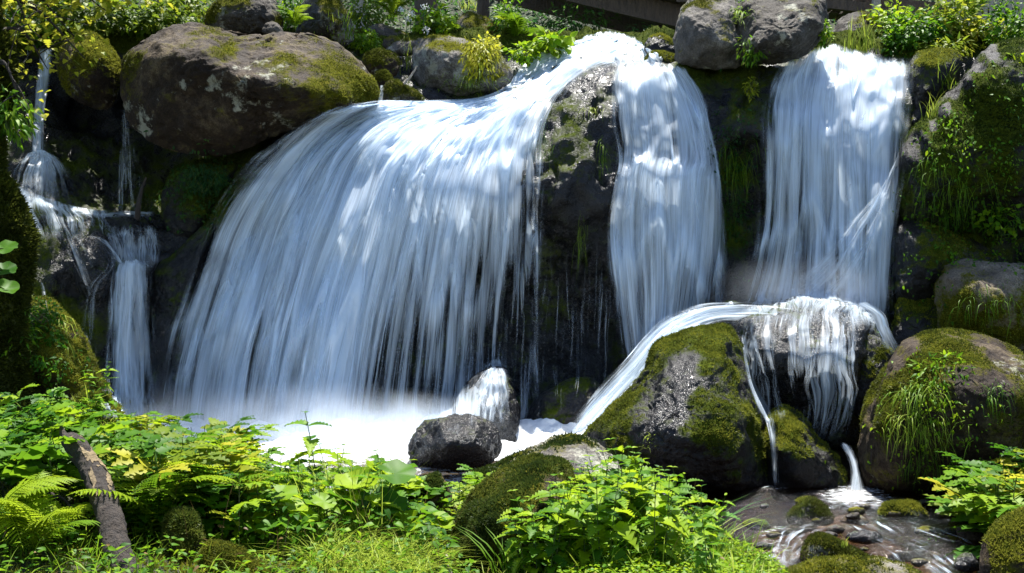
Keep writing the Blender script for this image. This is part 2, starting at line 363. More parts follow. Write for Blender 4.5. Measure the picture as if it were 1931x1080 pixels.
# ------------------------------------------------------------------ the cliff behind the falls
CL = np.array([
 (-150,70,12.8),(0,70,12.8),(150,70,12.8),(300,70,12.9),(500,70,13.8),(700,90,13.8),(850,90,14),(950,110,14.2),(1030,80,14.4),(1090,75,14.4),(1150,60,14.4),(1210,80,13.8),(1270,100,13.2),(1340,100,12.9),(1420,100,12.8),
 (1480,105,12.7),(1560,80,12.9),(1620,95,12.7),(1700,100,12.7),(1780,95,12.7),(1900,95,12.6),(2080,90,12.6),
 (640,192,12.3),(720,182,12.6),(800,196,12.1),(950,190,12.5),(1060,128,13.2),(1010,110,14),(880,160,13.0),
 (450,300,12.2),(560,238,12.3),(350,320,12.8),
 (420,380,11.9),(560,330,11.6),(700,290,11.45),(850,290,11.5),(960,290,11.7),
 (390,500,11.6),(550,470,11.2),(700,440,11.15),(850,430,11.25),(980,420,11.5),
 (340,650,11.3),(500,640,10.95),(640,640,11.0),(720,600,11.4),(850,600,11.7),(980,540,12.1),
 (320,840,11.2),(500,840,10.8),(640,840,10.9),(720,840,11.4),(850,840,11.7),(980,840,11.9),
 (1100,122,12.7),(1060,205,11.95),(1150,185,11.9),(1110,150,12.25),(1020,255,11.75),(1100,300,11.35),(1050,370,11.25),(1140,390,11.45),(1070,420,11.5),(1020,440,11.7),(1080,520,12.1),(1080,700,12.2),(1160,600,12.1),(1080,840,12.1),
 (1180,128,12.4),(1250,130,12.35),(1300,195,12.0),(1220,200,12.0),(1180,285,11.75),(1280,290,11.7),(1340,300,11.75),(1200,318,11.5),(1310,318,11.45),(1250,450,11.6),(1250,700,11.6),
 (1300,128,12.4),(1400,135,12.3),(1350,190,11.9),(1380,240,11.6),(1430,255,11.6),(1400,290,11.9),(1400,400,12.1),(1400,560,11.9),(1400,840,11.6),
 (1480,118,12.4),(1600,112,12.45),(1700,112,12.4),(1560,190,11.8),(1680,190,11.8),(1470,240,11.65),(1560,290,11.7),(1560,420,11.7),(1660,380,11.4),(1600,460,11.45),(1500,540,11.6),(1560,620,11.4),(1560,840,11.2),
 (1740,190,11.9),(1720,330,11.6),(1720,480,11.5),(1720,640,11.2),(1900,300,11.4),(1900,640,10.9),(2080,400,11.2),(2080,840,10.6),(1800,840,10.8),
 (60,105,12.9),(90,100,12.9),(75,180,12.6),(80,285,12.0),(150,230,13.3),(250,230,13.3),(140,120,13.0),(270,120,13.0),(330,330,12.8),(240,385,12.3),(60,310,11.75),(110,375,11.5),(160,395,11.5),(100,435,11.25),(250,408,11.75),(250,425,11.65),(250,480,11.55),(170,450,11.3),(190,500,11.15),(150,555,11.15),(250,500,11.35),(250,620,11.4),  # left recess set back below the crest: overhang shaped to keep it shaded
 (60,520,10.95),(100,620,10.9),(310,470,11.75),(300,600,11.7),(100,840,10.8),(250,840,11.2),(-150,300,11.5),(-150,600,10.8),(-150,840,10.6)], float)
cliff_d = RBF(CL[:, :2] * [1, 1.0], CL[:, 2], 2.0)
nu_, nv_ = 430, 170
gx, gy = np.meshgrid(np.linspace(-150, 2080, nu_), np.linspace(55, 860, nv_))
q = np.stack([gx.ravel(), gy.ravel()], 1); D = cliff_d(q); V = P3(q[:, 0], q[:, 1], D); Fc = grid_faces(nv_, nu_)[:, ::-1]
h_ = fbm(V * [.9, .9, 1.5] + 40, 2); V += vnormals(V, Fc) * (0.16 * fbm(V * [1.1, 1.1, 0.8] + 2, 4) + 0.14 * fbm(V * [2.0, 2.0, 1.5] + 8, 4, True) + 0.05 * (np.round(h_ * 6) / 6 - h_) - 0.10 * sstep(.28, .42, fbm(V * [1.6, 1.6, .9] + 3, 3, True)))[:, None]
V += vnormals(V, Fc) * (0.018 * fbm(V * 11, 3))[:, None]
Nc = vnormals(V, Fc)
mo = 0.05 + 0.25 * np.clip(Nc[:, 2], -0.5, 1) + 0.7 * fbm(V * 1.5 + 1, 4)
for sx, sy, sr, sv in ((400,360,70,0.9),(1380,330,45,0.7),(1080,250,40,.4),(1300,150,40,.5),(1390,130,50,.5),(60,600,90,.6),(1370,440,40,.5),(110,660,80,.8),(40,480,60,.5),(1750,300,90,.8),(1800,500,120,.7)):
    mo += sv * np.exp(-((q[:, 0] - sx) ** 2 + (q[:, 1] - sy) ** 2) / sr ** 2)
wt = np.clip(0.85 + 0.5 * fbm(V * 0.9, 3), 0, 1)
wt = np.where(q[:, 1] < 105, 0, wt); mo += .7 * sstep(110, 90, q[:, 1])
cliff = solid('cliff', V, Fc, M['dark'], {'moss': np.clip(mo, 0, 1), 'wet': wt, 'pale': mo * 0}); tag(cliff, 'dark wet rock face behind the falling water', 'cliff', kind='structure')
remember(V, Fc); fuzz(V, Fc, Nc, np.clip(mo, 0, 1), 30000, M['moss_dark'], cliff, np.zeros(3), 0.025)

# ------------------------------------------------------------------ ground: near bank and stream bed in one sheet, hillside behind
GP = [  # photo x, photo y, depth -> ground points of the near bank
 (-300,860,6.5),(0,850,6.2),(100,800,6.4),(170,770,6.5),(230,830,6.5),(330,900,6.4),(450,945,6.4),(600,975,6.4),(780,1000,6.4),(860,1010,6.2),(1000,985,6.3),
 (1180,990,6.2),(1330,1030,6.0),(1450,1075,5.7),(-300,960,5),(0,960,5.2),(200,1000,5.2),(450,1020,5.2),(700,1050,5.2),(900,1090,5.2),(1150,1060,5.2),(1350,1090,5.0),
 (-300,1060,4),(0,1060,4.2),(400,1110,4.2),(800,1140,4.2),(1200,1140,4.2),(1500,1180,4.2)]
gw = [tuple(P3(*g)) for g in GP]
gw += [(x, y, z) for x, y, z in ((-4,8.5,.55),(-2.6,7.6,-.1),(-1.6,7.4,-.2),(-.6,7.4,-.25),(0.3,7.5,-.2),(1.3,7.2,-.25),(-4,9.5,-.1),(-3,9.5,-.3),(0,9.5,-.3),(2,9,-.3),(4.4,9.5,.2),(5.5,9,.9),
   (2.2,7.2,-.3),(3.2,7.2,-.28),(3.9,7.8,-.18),(4.35,7.6,.2),(4.3,6.8,.15),(4.9,7,.6),(6,6,.9),(2.0,6.2,-.3),(2.9,6,-.35),(3.7,6.2,.05),(1.75,5.5,-.2),(2.2,5,-.35),(3.0,4.5,-.4),(3.9,5,.3),
   (1.9,3.4,-.2),(2.6,3,-.4),(3.6,3,.2),(1.6,1.5,-.1),(2.5,1,-.4),(3.5,1,.2),(0,3,.45),(0,1.5,.2),(0,-1,.1),(-2,1,.4),(-4,2,.9),(-6,5,1.2),(-6,9,1.5),(-6,0,1),(6,0,1),(1,-1,0),(7,9,1.5),(2.5,-1,-.4))]
gw = np.array(gw); ground = RBF(gw[:, :2], gw[:, 2], 0.02)
def gz(x, y): return float(ground(np.array([[x, y]]))[0])
gx, gy = np.meshgrid(np.linspace(-7, 7, 240), np.linspace(-1.5, 11, 220)); q = np.stack([gx.ravel(), gy.ravel()], 1)
z = ground(q); V = np.column_stack([q, z]); V[:, 2] += 0.06 * fbm(V * 1.6, 4) + 0.02 * fbm(V * 8, 3); Fc = grid_faces(220, 240)
Nn = vnormals(V, Fc); bank_me = solid('ground', V, Fc, M['soil']); tag(bank_me, 'mossy earth of the near bank and stream bed', 'ground', kind='structure')
bank_me.data.materials.append(M['bed'])
fz_ = V[Fc].mean(1); mi = ((fz_[:, 2] < 0.06) | ((fz_[:, 0] > 1.4) & (fz_[:, 2] < 0.1))).astype(np.int32); bank_me.data.polygons.foreach_set('material_index', mi)
remember(V, Fc)
bank_bvh = BVHTree.FromPolygons(V.tolist(), Fc.tolist())
gm = np.where(V[:, 2] > 0.08, 0.75 + 0.5 * fbm(V * 2.5, 3), 0); gm[(V[:, 1] < 3.2) | (np.abs(V[:, 0]) > 4.5)] = 0
fuzz(V, Fc, Nn, np.clip(gm, 0, 1), 70000, M['moss'], bank_me, np.zeros(3), 0.028)

HX = lambda x: np.interp(x, [-9, -5, -1, 1, 2, 3, 6, 10], [2.4, 2.25, 2.0, 2.3, 2.25, 2.35, 2.55, 3.0])
def hillz(x, y):
    x, y = np.asarray(x, float), np.asarray(y, float); dy = y - 12.4
    return HX(x) + 0.46 * dy + 0.05 * np.clip(dy - 3.5, 0, None) ** 1.6 - 0.55 * np.exp(-((x - (0.9 + 0.12 * dy)) / 0.9) ** 2) * sstep(0, 1, dy) * 0.6
gx, gy = np.meshgrid(np.linspace(-14, 14, 220), np.linspace(12.0, 34, 140)); q = np.stack([gx.ravel(), gy.ravel()], 1)
V = np.column_stack([q, hillz(q[:, 0], q[:, 1])]); V[:, 2] += 0.22 * fbm(V * 0.8, 4) + 0.05 * fbm(V * 4, 3); Fc = grid_faces(140, 220)
hill = solid('hillside', V, Fc, M['hill']); tag(hill, 'wooded slope rising behind the falls', 'hillside', kind='structure'); remember(V, Fc)

# ------------------------------------------------------------------ boulders
B = boulder
B('boulder', 'huge brown overhanging boulder with sunlit top left of the main waterfall', 'boulder',
  [(232,120),(262,85),(310,55),(360,42),(420,55),(500,66),(560,62),(620,75),(670,110),(702,150),(714,182),(690,200),(640,215),(590,235),(520,256),(470,276),(420,290),(350,290),(290,270),(250,235),(234,180)],
  11.8, [(262,98,.35),(300,78,.5),(340,74,.62),(385,95,.75),(430,122,.85),(480,142,.92),(540,158,.92),(600,175,.8),(650,190,.55),(420,80,.22),(500,95,.28),(580,100,.26),(640,130,.26),
   (300,150,.46),(400,190,.52),(500,210,.5),(350,240,.34),(560,130,.5),(470,112,.42),(380,160,.62),(300,200,.36),(450,250,.3)], 'brown', moss=0.02, lean=0.35, nth=240, nr=80, rough=0.7, facet=0.12,
  spots=[(640,170,60,.6),(700,170,30,.6),(560,170,60,.3),(430,80,25,.5),(240,110,30,.5),(540,200,40,.3)], fz=9000, mossup=0.25, rim=0.06)
B('boulder', 'half-lit grey boulder with mossy rim standing behind the huge brown boulder', 'boulder', [(385,40),(398,12),(440,-22),(500,-20),(522,8),(531,62),(500,72),(440,74),(395,66)], 12.9,
  [(430,10,.2),(500,5,.25),(515,30,.2),(440,40,.15)], 'grey', moss=0.1, fz=3500, spots=[(400,25,25,.8),(440,-10,30,.6),(526,40,12,.8)])
B('stone', 'small dark stone leaning on the foot of the mossy-rimmed grey boulder', 'stone', [(494,62),(500,45),(515,39),(528,48),(534,64),(515,68)], 12.5, mat='grey', moss=0.05, nth=60, nr=20)
B('boulder', 'dark boulder with white lichen patch and rusty moss cap at top edge', 'boulder', [(560,40),(570,5),(600,-15),(635,-5),(655,25),(668,60),(655,85),(600,90),(565,78)], 13.4, mat='grey', moss=0.2, wet=0.3,
  ridges=[(610,20,.3),(640,45,.3)], fz=1500, spots=[(625,0,20,.8)])
B('boulder', 'round mossy boulder between the huge boulder and the pale stones', 'boulder', [(683,122),(692,100),(718,91),(742,98),(753,118),(746,142),(715,150),(690,142)], 12.5, mat='brown', moss=0.42, fz=3500, nth=80, nr=26)
B('stone', 'small bright mossy stone below the round mossy boulder', 'stone', [(703,160),(708,138),(724,131),(738,142),(741,164),(720,170)], 12.3, mat='brown', moss=0.75, fz=2000, nth=60, nr=20)
B('stone', 'long mossy stone at the brink beside the trickle, left of the main fall', 'stone', [(718,185),(726,158),(745,150),(775,165),(800,188),(770,200),(735,200)], 12.1, mat='grey', moss=0.5, fz=2500, nth=80, nr=24)
B('boulder', 'pale-topped mossy boulder behind the main fall with yellow-green growth on its right', 'boulder',
  [(776,105),(790,80),(830,68),(880,78),(930,92),(955,118),(966,140),(945,165),(900,182),(850,185),(805,172),(780,140)], 12.9, [(810,95,.3),(860,100,.35),(920,120,.35),(830,130,.25),(920,150,.2)],
  'pale', moss=0.05, fz=7000, spots=[(900,120,45,.8),(830,110,25,.35),(940,150,30,.6)], facet=0.08, nth=120)
B('stone', 'flat pale slab stone left of the pale-topped mossy boulder', 'stone', [(728,98),(745,82),(775,72),(800,74),(795,95),(760,106)], 13.2, mat='pale', moss=0.15, nth=60, nr=20, fz=500)
B('stone', 'small grey stone in the herbs above the round mossy boulder', 'stone', [(722,86),(728,70),(742,65),(754,76),(752,92),(736,96)], 13.4, mat='grey', moss=0.05, nth=60, nr=20)
B('stone', 'long dark slab stone lying in the herbs on the slope', 'stone', [(688,62),(705,46),(735,50),(775,68),(785,80),(740,80),(705,76)], 14.2, mat='grey', moss=0.1, nth=60, nr=20)
B('boulder', 'rust-and-pale boulder with mossy flank on the slope behind the falls', 'boulder', [(858,70),(862,38),(885,22),(920,35),(950,60),(965,90),(955,115),(900,115),(865,100)], 15.2, [(880,50,.3),(930,75,.3)], 'tan', moss=0.25, fz=3000, spots=[(930,60,25,.6)])
B('boulder', 'tall pale grey boulder beside the grass tuft above the middle waterfall', 'boulder', [(1273,80),(1276,40),(1290,8),(1330,-12),(1375,-8),(1398,15),(1404,70),(1395,118),(1350,128),(1300,124),(1278,115)], 12.3,
  [(1295,30,.3),(1330,10,.25),(1380,20,.15),(1320,60,.45),(1370,80,.4),(1320,100,.3)], 'pale', moss=-0.1, facet=0.1, fz=1500, spots=[(1282,100,14,.6),(1340,-5,20,.5),(1360,110,40,.3)])
B('boulder', 'broad grey boulder with overhanging dark underside above the right waterfall', 'boulder', [(1384,60),(1390,15),(1430,-10),(1500,-16),(1550,-6),(1561,25),(1552,65),(1525,95),(1480,115),(1430,122),(1395,110)], 12.2,
  [(1410,10,.2),(1480,0,.2),(1540,10,.25),(1545,45,.45),(1490,75,.6),(1430,85,.5),(1470,40,.42),(1480,100,.2)], 'grey', moss=-0.08, facet=0.08, fz=800, spots=[(1480,-8,20,.5)], nth=180)
B('stone', 'upper of two mossy stones at the crest beside the tall pale boulder', 'stone', [(1216,100),(1222,75),(1240,64),(1265,72),(1280,90),(1272,110),(1240,115)], 12.9, mat='dark', wet=0.6, moss=0.35, fz=2000, nth=80, nr=24)
B('stone', 'lower rounded mossy stone at the crest in front of the tall pale boulder', 'stone', [(1214,115),(1230,98),(1258,98),(1280,112),(1283,126),(1240,130)], 12.6, mat='dark', moss=0.5, wet=0.5, fz=2500, nth=80, nr=24)
B('boulder', 'blue-grey boulder in shade under the boardwalk', 'boulder', [(1562,100),(1570,60),(1585,35),(1620,24),(1660,30),(1684,50),(1680,100),(1640,118),(1590,115)], 13.5, [(1620,45,.3),(1600,70,.3)], 'grey', moss=0.0, fz=600)
B('boulder', 'dark mossy rock shoulder right beside the top of the right waterfall', 'boulder', [(1712,180),(1712,125),(1735,98),(1775,95),(1810,110),(1805,160),(1775,210),(1735,262),(1708,270),(1704,225)], 12.0,
  [(1740,120,.3),(1790,120,.25),(1745,170,.35),(1725,230,.2)], 'dark', moss=0.3, wet=0.3, fz=4000, spots=[(1755,102,25,.4)])
B('boulder', 'massive moss-hung rock with a pale bare ridge at the right edge', 'boulder',
  [(1692,330),(1705,280),(1735,235),(1775,200),(1815,150),(1850,105),(1885,85),(1950,75),(2080,85),(2120,250),(2090,420),(1990,470),(1900,470),(1800,440),(1720,420),(1692,390)], 11.6,
  [(1708,295,.35),(1745,248,.5),(1785,210,.6),(1830,152,.65),(1868,110,.6),(1900,100,.45),(1780,260,.55),(1850,220,.65),(1950,180,.6),(1760,350,.5),(1860,350,.55),(1960,330,.6),(1800,410,.25)],
  'dark', moss=0.55, wet=0.0, lean=0.15, nth=240, nr=80, fz=26000, fzm='moss_dark', spots=[(1718,290,15,-1.3),(1740,262,13,-1.3),(1762,240,12,-1.3),(1785,212,12,-1.3),(1805,182,12,-1.3),(1825,155,12,-1.3),(1845,130,12,-1.3),(1872,100,14,-1.3),(1850,250,90,.4)], mossup=0.3, fsize=0.022)
B('boulder', 'blocky dark rock with a wet grey corner halfway up the right side', 'boulder', [(1684,470),(1692,430),(1715,412),(1760,418),(1830,455),(1900,490),(1920,520),(1860,560),(1780,580),(1710,590),(1688,540)], 11.2,
  [(1705,430,.35),(1750,435,.4),(1800,470,.35),(1730,500,.4),(1700,540,.3)], 'dark', moss=0.25, wet=0.3, facet=0.15, fz=6000, spots=[(1712,425,22,-.8),(1780,480,50,.4)], wetspots=[(1705,440,30,.7)])
B('boulder', 'mossy ledge rock with bare tan top below the blocky dark rock', 'boulder', [(1764,560),(1775,520),(1795,498),(1860,492),(1950,498),(2060,505),(2090,600),(2000,680),(1880,690),(1790,650)], 10.6,
  [(1785,520,.3),(1830,508,.35),(1900,512,.35),(1980,520,.35),(1820,580,.4),(1920,600,.4)], 'tan', moss=0.45, facet=0.12, fz=9000, mossup=0.1, spots=[(1890,510,50,-.9),(1790,530,12,-.8),(1840,600,70,.4)])
B('boulder', 'shaded mossy rock wedged behind the lower right boulder', 'boulder', [(1688,600),(1700,560),(1750,552),(1800,590),(1810,640),(1760,690),(1700,690),(1680,650)], 10.9, mat='dark', moss=0.35, wet=0.4, fz=4000)
B('boulder', 'great rounded mossy boulder with hanging grass at the lower right', 'boulder',
  [(1618,830),(1632,760),(1668,690),(1705,645),(1750,626),(1810,622),(1870,640),(1931,670),(2010,710),(2060,800),(2040,920),(1960,960),(1850,950),(1740,942),(1650,928),(1622,890)], 9.3,
  [(1680,690,.35),(1720,655,.4),(1790,645,.42),(1860,665,.45),(1930,690,.45),(1700,720,.55),(1780,700,.6),(1850,720,.7),(1930,740,.7),(1660,800,.5),(1760,820,.6),(1880,840,.65),(1700,900,.3),(1840,910,.35)],
  'brown', moss=0.36, lean=0.2, nth=240, nr=80, fz=30000, spots=[(1745,660,50,.5),(1720,650,20,-.8),(1690,680,14,-.9),(1880,700,50,-.45),(1700,780,70,.2),(1830,800,70,-.2)], mossup=0.35, rough=0.8)
B('boulder', 'dark conical boulder with wet glistening flank and moss in front of the right waterfall', 'boulder',
  [(1095,830),(1120,795),(1170,755),(1215,700),(1235,650),(1275,628),(1330,615),(1380,625),(1402,670),(1415,730),(1432,780),(1448,850),(1450,915),(1400,940),(1300,940),(1220,930),(1150,890)], 9.5,
  [(1250,665,.35),(1310,635,.35),(1370,645,.35),(1275,700,.5),(1330,690,.55),(1380,720,.5),(1260,760,.6),(1340,770,.72),(1400,790,.6),(1200,800,.5),(1300,830,.75),(1400,850,.6),(1180,860,.4),(1300,900,.45),(1400,905,.35)],
  'dark', moss=0.42, wet=0.1, lean=0.5, nth=240, nr=80, fz=26000, spots=[(1290,700,32,-1.0),(1265,770,30,-1.0),(1230,820,26,-.7),(1260,860,30,-.5),(1350,800,50,.3),(1240,690,25,.4)],
  wetspots=[(1300,700,45,.9),(1270,770,45,.9),(1240,840,50,.8),(1400,860,70,.5)], mossup=0.5)
B('boulder', 'low dark mossy boulder at the pool edge between the two rivulets', 'boulder', [(1438,850),(1445,790),(1470,762),(1505,780),(1545,825),(1580,865),(1596,905),(1585,935),(1520,940),(1455,935)], 9.35,
  [(1465,790,.3),(1500,810,.35),(1470,850,.45),(1530,860,.35),(1500,900,.3)], 'dark', moss=0.42, wet=0.2, lean=0.5, fz=9000, wetspots=[(1570,880,30,.6)])
B('boulder', 'wet domed boulder the right waterfall breaks over', 'boulder', [(1378,640),(1388,600),(1430,578),(1500,564),(1570,566),(1625,580),(1660,620),(1672,680),(1650,760),(1610,830),(1560,850),(1490,830),(1440,780),(1400,700)], 10.4,
  [(1420,605,.4),(1500,590,.45),(1580,592,.45),(1630,610,.4),(1430,660,.55),(1500,650,.65),(1580,650,.65),(1630,670,.5),(1460,690,.6),(1540,690,.68),(1600,700,.6),(1480,760,.15),(1560,770,.15),(1610,770,.15)],
  'dark', moss=0.0, wet=0.9, lean=0.35, nth=220, nr=70, rough=1.1, mossup=0.2, facet=0.1)
B('boulder', 'small round mossy rock beside the right end of the wet domed boulder', 'boulder', [(1598,700),(1604,655),(1628,630),(1660,640),(1684,665),(1680,730),(1650,790),(1612,780)], 10.0, mat='dark', moss=0.25, wet=0.6, fz=2500)
B('stone', 'dark rock tip poking out of the white slide', 'stone', [(1352,590),(1362,572),(1385,565),(1402,576),(1400,596),(1375,604)], 11.0, mat='dark', wet=0.8, moss=0.0, nth=60, nr=20, back=0.2)
B('boulder', 'bare dark boulder in the foam at the foot of the main waterfall', 'boulder', [(768,850),(785,810),(820,788),(870,780),(915,790),(940,815),(945,850),(920,882),(850,890),(790,880)], 9.2,
  [(830,800,.3),(900,800,.3),(840,840,.45),(910,840,.4)], 'dark', moss=-0.1, wet=0.9, lean=0.5, facet=0.16, rough=1.4)
B('boulder', 'dark rock under the splash at the base of the main waterfall', 'boulder', [(830,830),(850,770),(885,718),(930,692),(960,702),(974,745),(978,800),(965,850),(880,860)], 10.6, [(930,715,.2),(900,770,.3),(960,790,.2)], 'dark', moss=-0.1, wet=0.95, lean=0.6)
B('boulder', 'dark boulder in shadow left of the white slide base', 'boulder', [(990,840),(1000,770),(1060,720),(1120,715),(1150,760),(1110,800),(1070,840),(1030,850)], 10.9, mat='dark', moss=0.1, wet=0.7)
B('boulder', 'pale granite rock with brown moss patches behind the nettles', 'boulder', [(880,900),(930,880),(985,850),(1040,826),(1095,822),(1140,845),(1175,880),(1190,930),(1150,985),(1050,1000),(950,985),(890,950)], 7.0,
  [(960,875,.3),(1040,842,.3),(1100,838,.32),(1000,890,.45),(1080,880,.45),(1150,900,.35),(1000,950,.3)], 'pale', moss=-0.12, lean=0.6, facet=0.14, fz=6000, spots=[(1050,835,30,.45),(940,880,22,.5),(900,900,30,.6)], fzm='moss_dark')
B('boulder', 'mossy dark boulder in the foreground left of the nettles', 'boulder', [(852,1010),(868,960),(900,920),(950,885),(1010,866),(1060,872),(1085,910),(1095,980),(1090,1070),(1040,1130),(930,1140),(860,1100)], 5.4,
  [(900,945,.12),(960,900,.18),(1030,882,.2),(940,980,.32),(1030,950,.34),(1000,1050,.32),(900,1040,.2)], 'brown', moss=0.48, lean=0.55, fz=26000, fzm='moss_dark', fsize=0.016, spots=[(1000,875,40,.3),(1040,930,25,-.3)], mossup=0.35)
for lab, ol, d, mt, ms, wt, fz in (
 ('pointed mossy stone standing in the middle of the stream', [(1486,982),(1498,958),(1520,940),(1538,942),(1556,958),(1570,984),(1530,994)], 8.0, 'dark', .38, .3, 3000),
 ('flat-topped mossy stone in the stream before the lower right boulder', [(1660,972),(1666,952),(1690,945),(1725,948),(1742,962),(1750,980),(1700,984)], 8.0, 'dark', .4, .3, 3000),
 ('tan mossy stone at the right edge of the stream', [(1804,1005),(1812,985),(1840,977),(1872,984),(1884,1008),(1860,1026),(1820,1024)], 7.3, 'brown', .35, .1, 2500),
 ('smooth mossy stone parting the white rapid at the bottom', [(1512,1040),(1528,1015),(1556,1008),(1600,1030),(1640,1052),(1630,1070),(1560,1075),(1515,1066)], 6.7, 'brown', .5, .1, 4500),
 ('pale mossy slab cut off by the bottom edge of the picture', [(1470,1085),(1520,1062),(1590,1052),(1670,1058),(1735,1078),(1740,1120),(1600,1140),(1480,1130)], 6.2, 'pale', .3, 0, 4000),
 ('large brown boulder with yellow lichen at the bottom right corner', [(1853,1060),(1862,1010),(1890,975),(1931,955),(1990,950),(2040,1000),(2050,1090),(1980,1150),(1890,1140),(1856,1100)], 6.4, 'brown', .22, 0, 6000),
 ('low reddish stone awash beside the pointed mossy stone', [(1585,984),(1592,974),(1612,970),(1632,976),(1638,986),(1610,990)], 7.85, 'tan', -.2, .8, 0),
 ('wet dark cobble with water sheeting over it in mid stream', [(1596,1016),(1606,1003),(1632,999),(1656,1006),(1664,1020),(1630,1026)], 7.2, 'dark', -.2, 1, 0),
 ('small black wet cobble left of the tan mossy stone', [(1776,1006),(1782,996),(1796,993),(1808,1000),(1810,1010),(1790,1012)], 7.35, 'dark', -.2, 1, 0),
 ('rounded wet cobble at the lower right of the rapid', [(1800,1068),(1806,1050),(1826,1044),(1844,1054),(1848,1074),(1822,1080)], 6.6, 'dark', -.1, 1, 0),
 ('dark wet cobble at the left bank of the stream', [(1400,990),(1406,981),(1424,977),(1444,984),(1450,996),(1425,1000)], 7.6, 'dark', .1, .9, 0),
 ('pair-sized wet cobble between mid stream and the flat-topped stone', [(1722,1004),(1730,994),(1748,992),(1764,1000),(1762,1010),(1740,1012)], 7.4, 'brown', .2, .9, 0),
 ('small mossy stone tip behind the pointed stream stone', [(1500,948),(1508,940),(1526,938),(1538,946),(1530,956),(1510,956)], 8.4, 'brown', .6, .2, 700)):
    B('stone' if d > 6.5 else 'boulder', lab, 'stone' if d > 6.5 else 'boulder', ol, d, mat=mt, moss=ms, wet=wt, fz=fz, nth=90, nr=28, lean=0.5, group='stones in the stream')
for i in range(22):
    px, py = random.uniform(1420, 1800), random.uniform(938, 1062); rr = random.uniform(6, 14) * (py - 540) / 440; dd = (CH - .02) / ((py - CY) / F)
    B('pebble', 'little wet pebble awash in the shallow stream', 'pebble', [(px + rr * 1.35 * math.cos(a_) * random.uniform(.8, 1.15), py + rr * .6 * math.sin(a_) * random.uniform(.8, 1.15)) for a_ in np.linspace(0, 6.28, 8, endpoint=False)], dd, mat=random.choice(['dark', 'brown', 'tan', 'grey']), moss=random.uniform(-.3, .25), wet=random.uniform(.4, .9), nth=28, nr=10, lean=.4, group='pebbles in the stream', seed=i)
# left bank rocks
B('boulder', 'bright mossy rock at the left below the thin rivulets', 'boulder', [(15,740),(22,640),(30,580),(70,558),(110,570),(150,620),(185,690),(205,760),(160,820),(60,820)], 8.6,
  [(60,590,.3),(100,620,.35),(60,680,.45),(120,700,.45),(160,740,.3)], 'brown', moss=0.62, fz=14000, lean=0.3)
B('boulder', 'mossy rock hung with green strands under the thin upper left fall', 'boulder', [(104,120),(130,75),(165,60),(200,75),(222,110),(228,160),(205,205),(165,200),(125,170)], 12.2, [(150,90,.3),(190,110,.35),(160,150,.3)], 'brown', moss=0.68, fz=9000)
B('boulder', 'dark moss-capped rock under the left overhang of the huge boulder', 'boulder', [(305,400),(320,330),(360,305),(410,300),(450,310),(430,350),(400,400),(370,450),(320,450)], 12.1, mat='dark', moss=0.65, wet=0.3, fz=5000, fzm='moss_dark')
B('boulder', 'dark smooth wet rock in the left cascade above the narrow fall', 'boulder', [(150,470),(165,445),(190,440),(212,465),(215,520),(190,565),(160,560),(140,520)], 11.1, mat='dark', moss=0, wet=0.8)
B('boulder', 'black sloping rock between the narrow left fall and the main waterfall', 'boulder', [(284,560),(292,505),(330,470),(385,430),(405,420),(380,520),(345,640),(310,760),(285,790)], 11.5, mat='dark', moss=0.15, wet=0.7, rim=0.2, center=(325,580))
B('boulder', 'mossy hump beside the fallen log in the foreground', 'boulder', [(300,1110),(306,1020),(320,975),(350,958),(372,975),(385,1040),(390,1110),(345,1140)], 4.7, mat='brown', moss=0.8, fz=9000, fsize=0.016, fzm='moss_dark')
B('boulder', 'smooth bright moss-covered stone at the bottom edge right of the log', 'boulder', [(372,1080),(380,1040),(398,1018),(440,1030),(490,1062),(540,1110),(480,1150),(400,1140)], 4.5, mat='brown', moss=0.9, fz=9000, fsize=0.012)
B('boulder', 'mossy mound crowned by straw and herbs beside the narrow left fall', 'boulder', [(120,840),(130,770),(160,742),(200,750),(235,800),(250,860),(200,900),(140,900)], 6.6, mat='brown', moss=0.9, fz=12000, fsize=0.024)
B('boulder', 'brown earthy rock showing through the leaves in the centre foreground', 'boulder', [(762,985),(775,940),(800,905),(830,895),(850,930),(850,990),(810,1020),(775,1015)], 6.1, mat='brown', moss=0.3, fz=3500, fzm='moss_dark')
ALLV = np.vstack(ROCKV); ALLF = np.vstack(ROCKF)
bvh = BVHTree.FromPolygons(ALLV.tolist(), ALLF.tolist())
def cast(px, py):
    d = Vector(((px - CX) / F, 1.0, (CY - py) / F)).normalized(); h = bvh.ray_cast(Vector((0, 0, CH)), d)
    return h[0].y if h[0] is not None else float('nan')
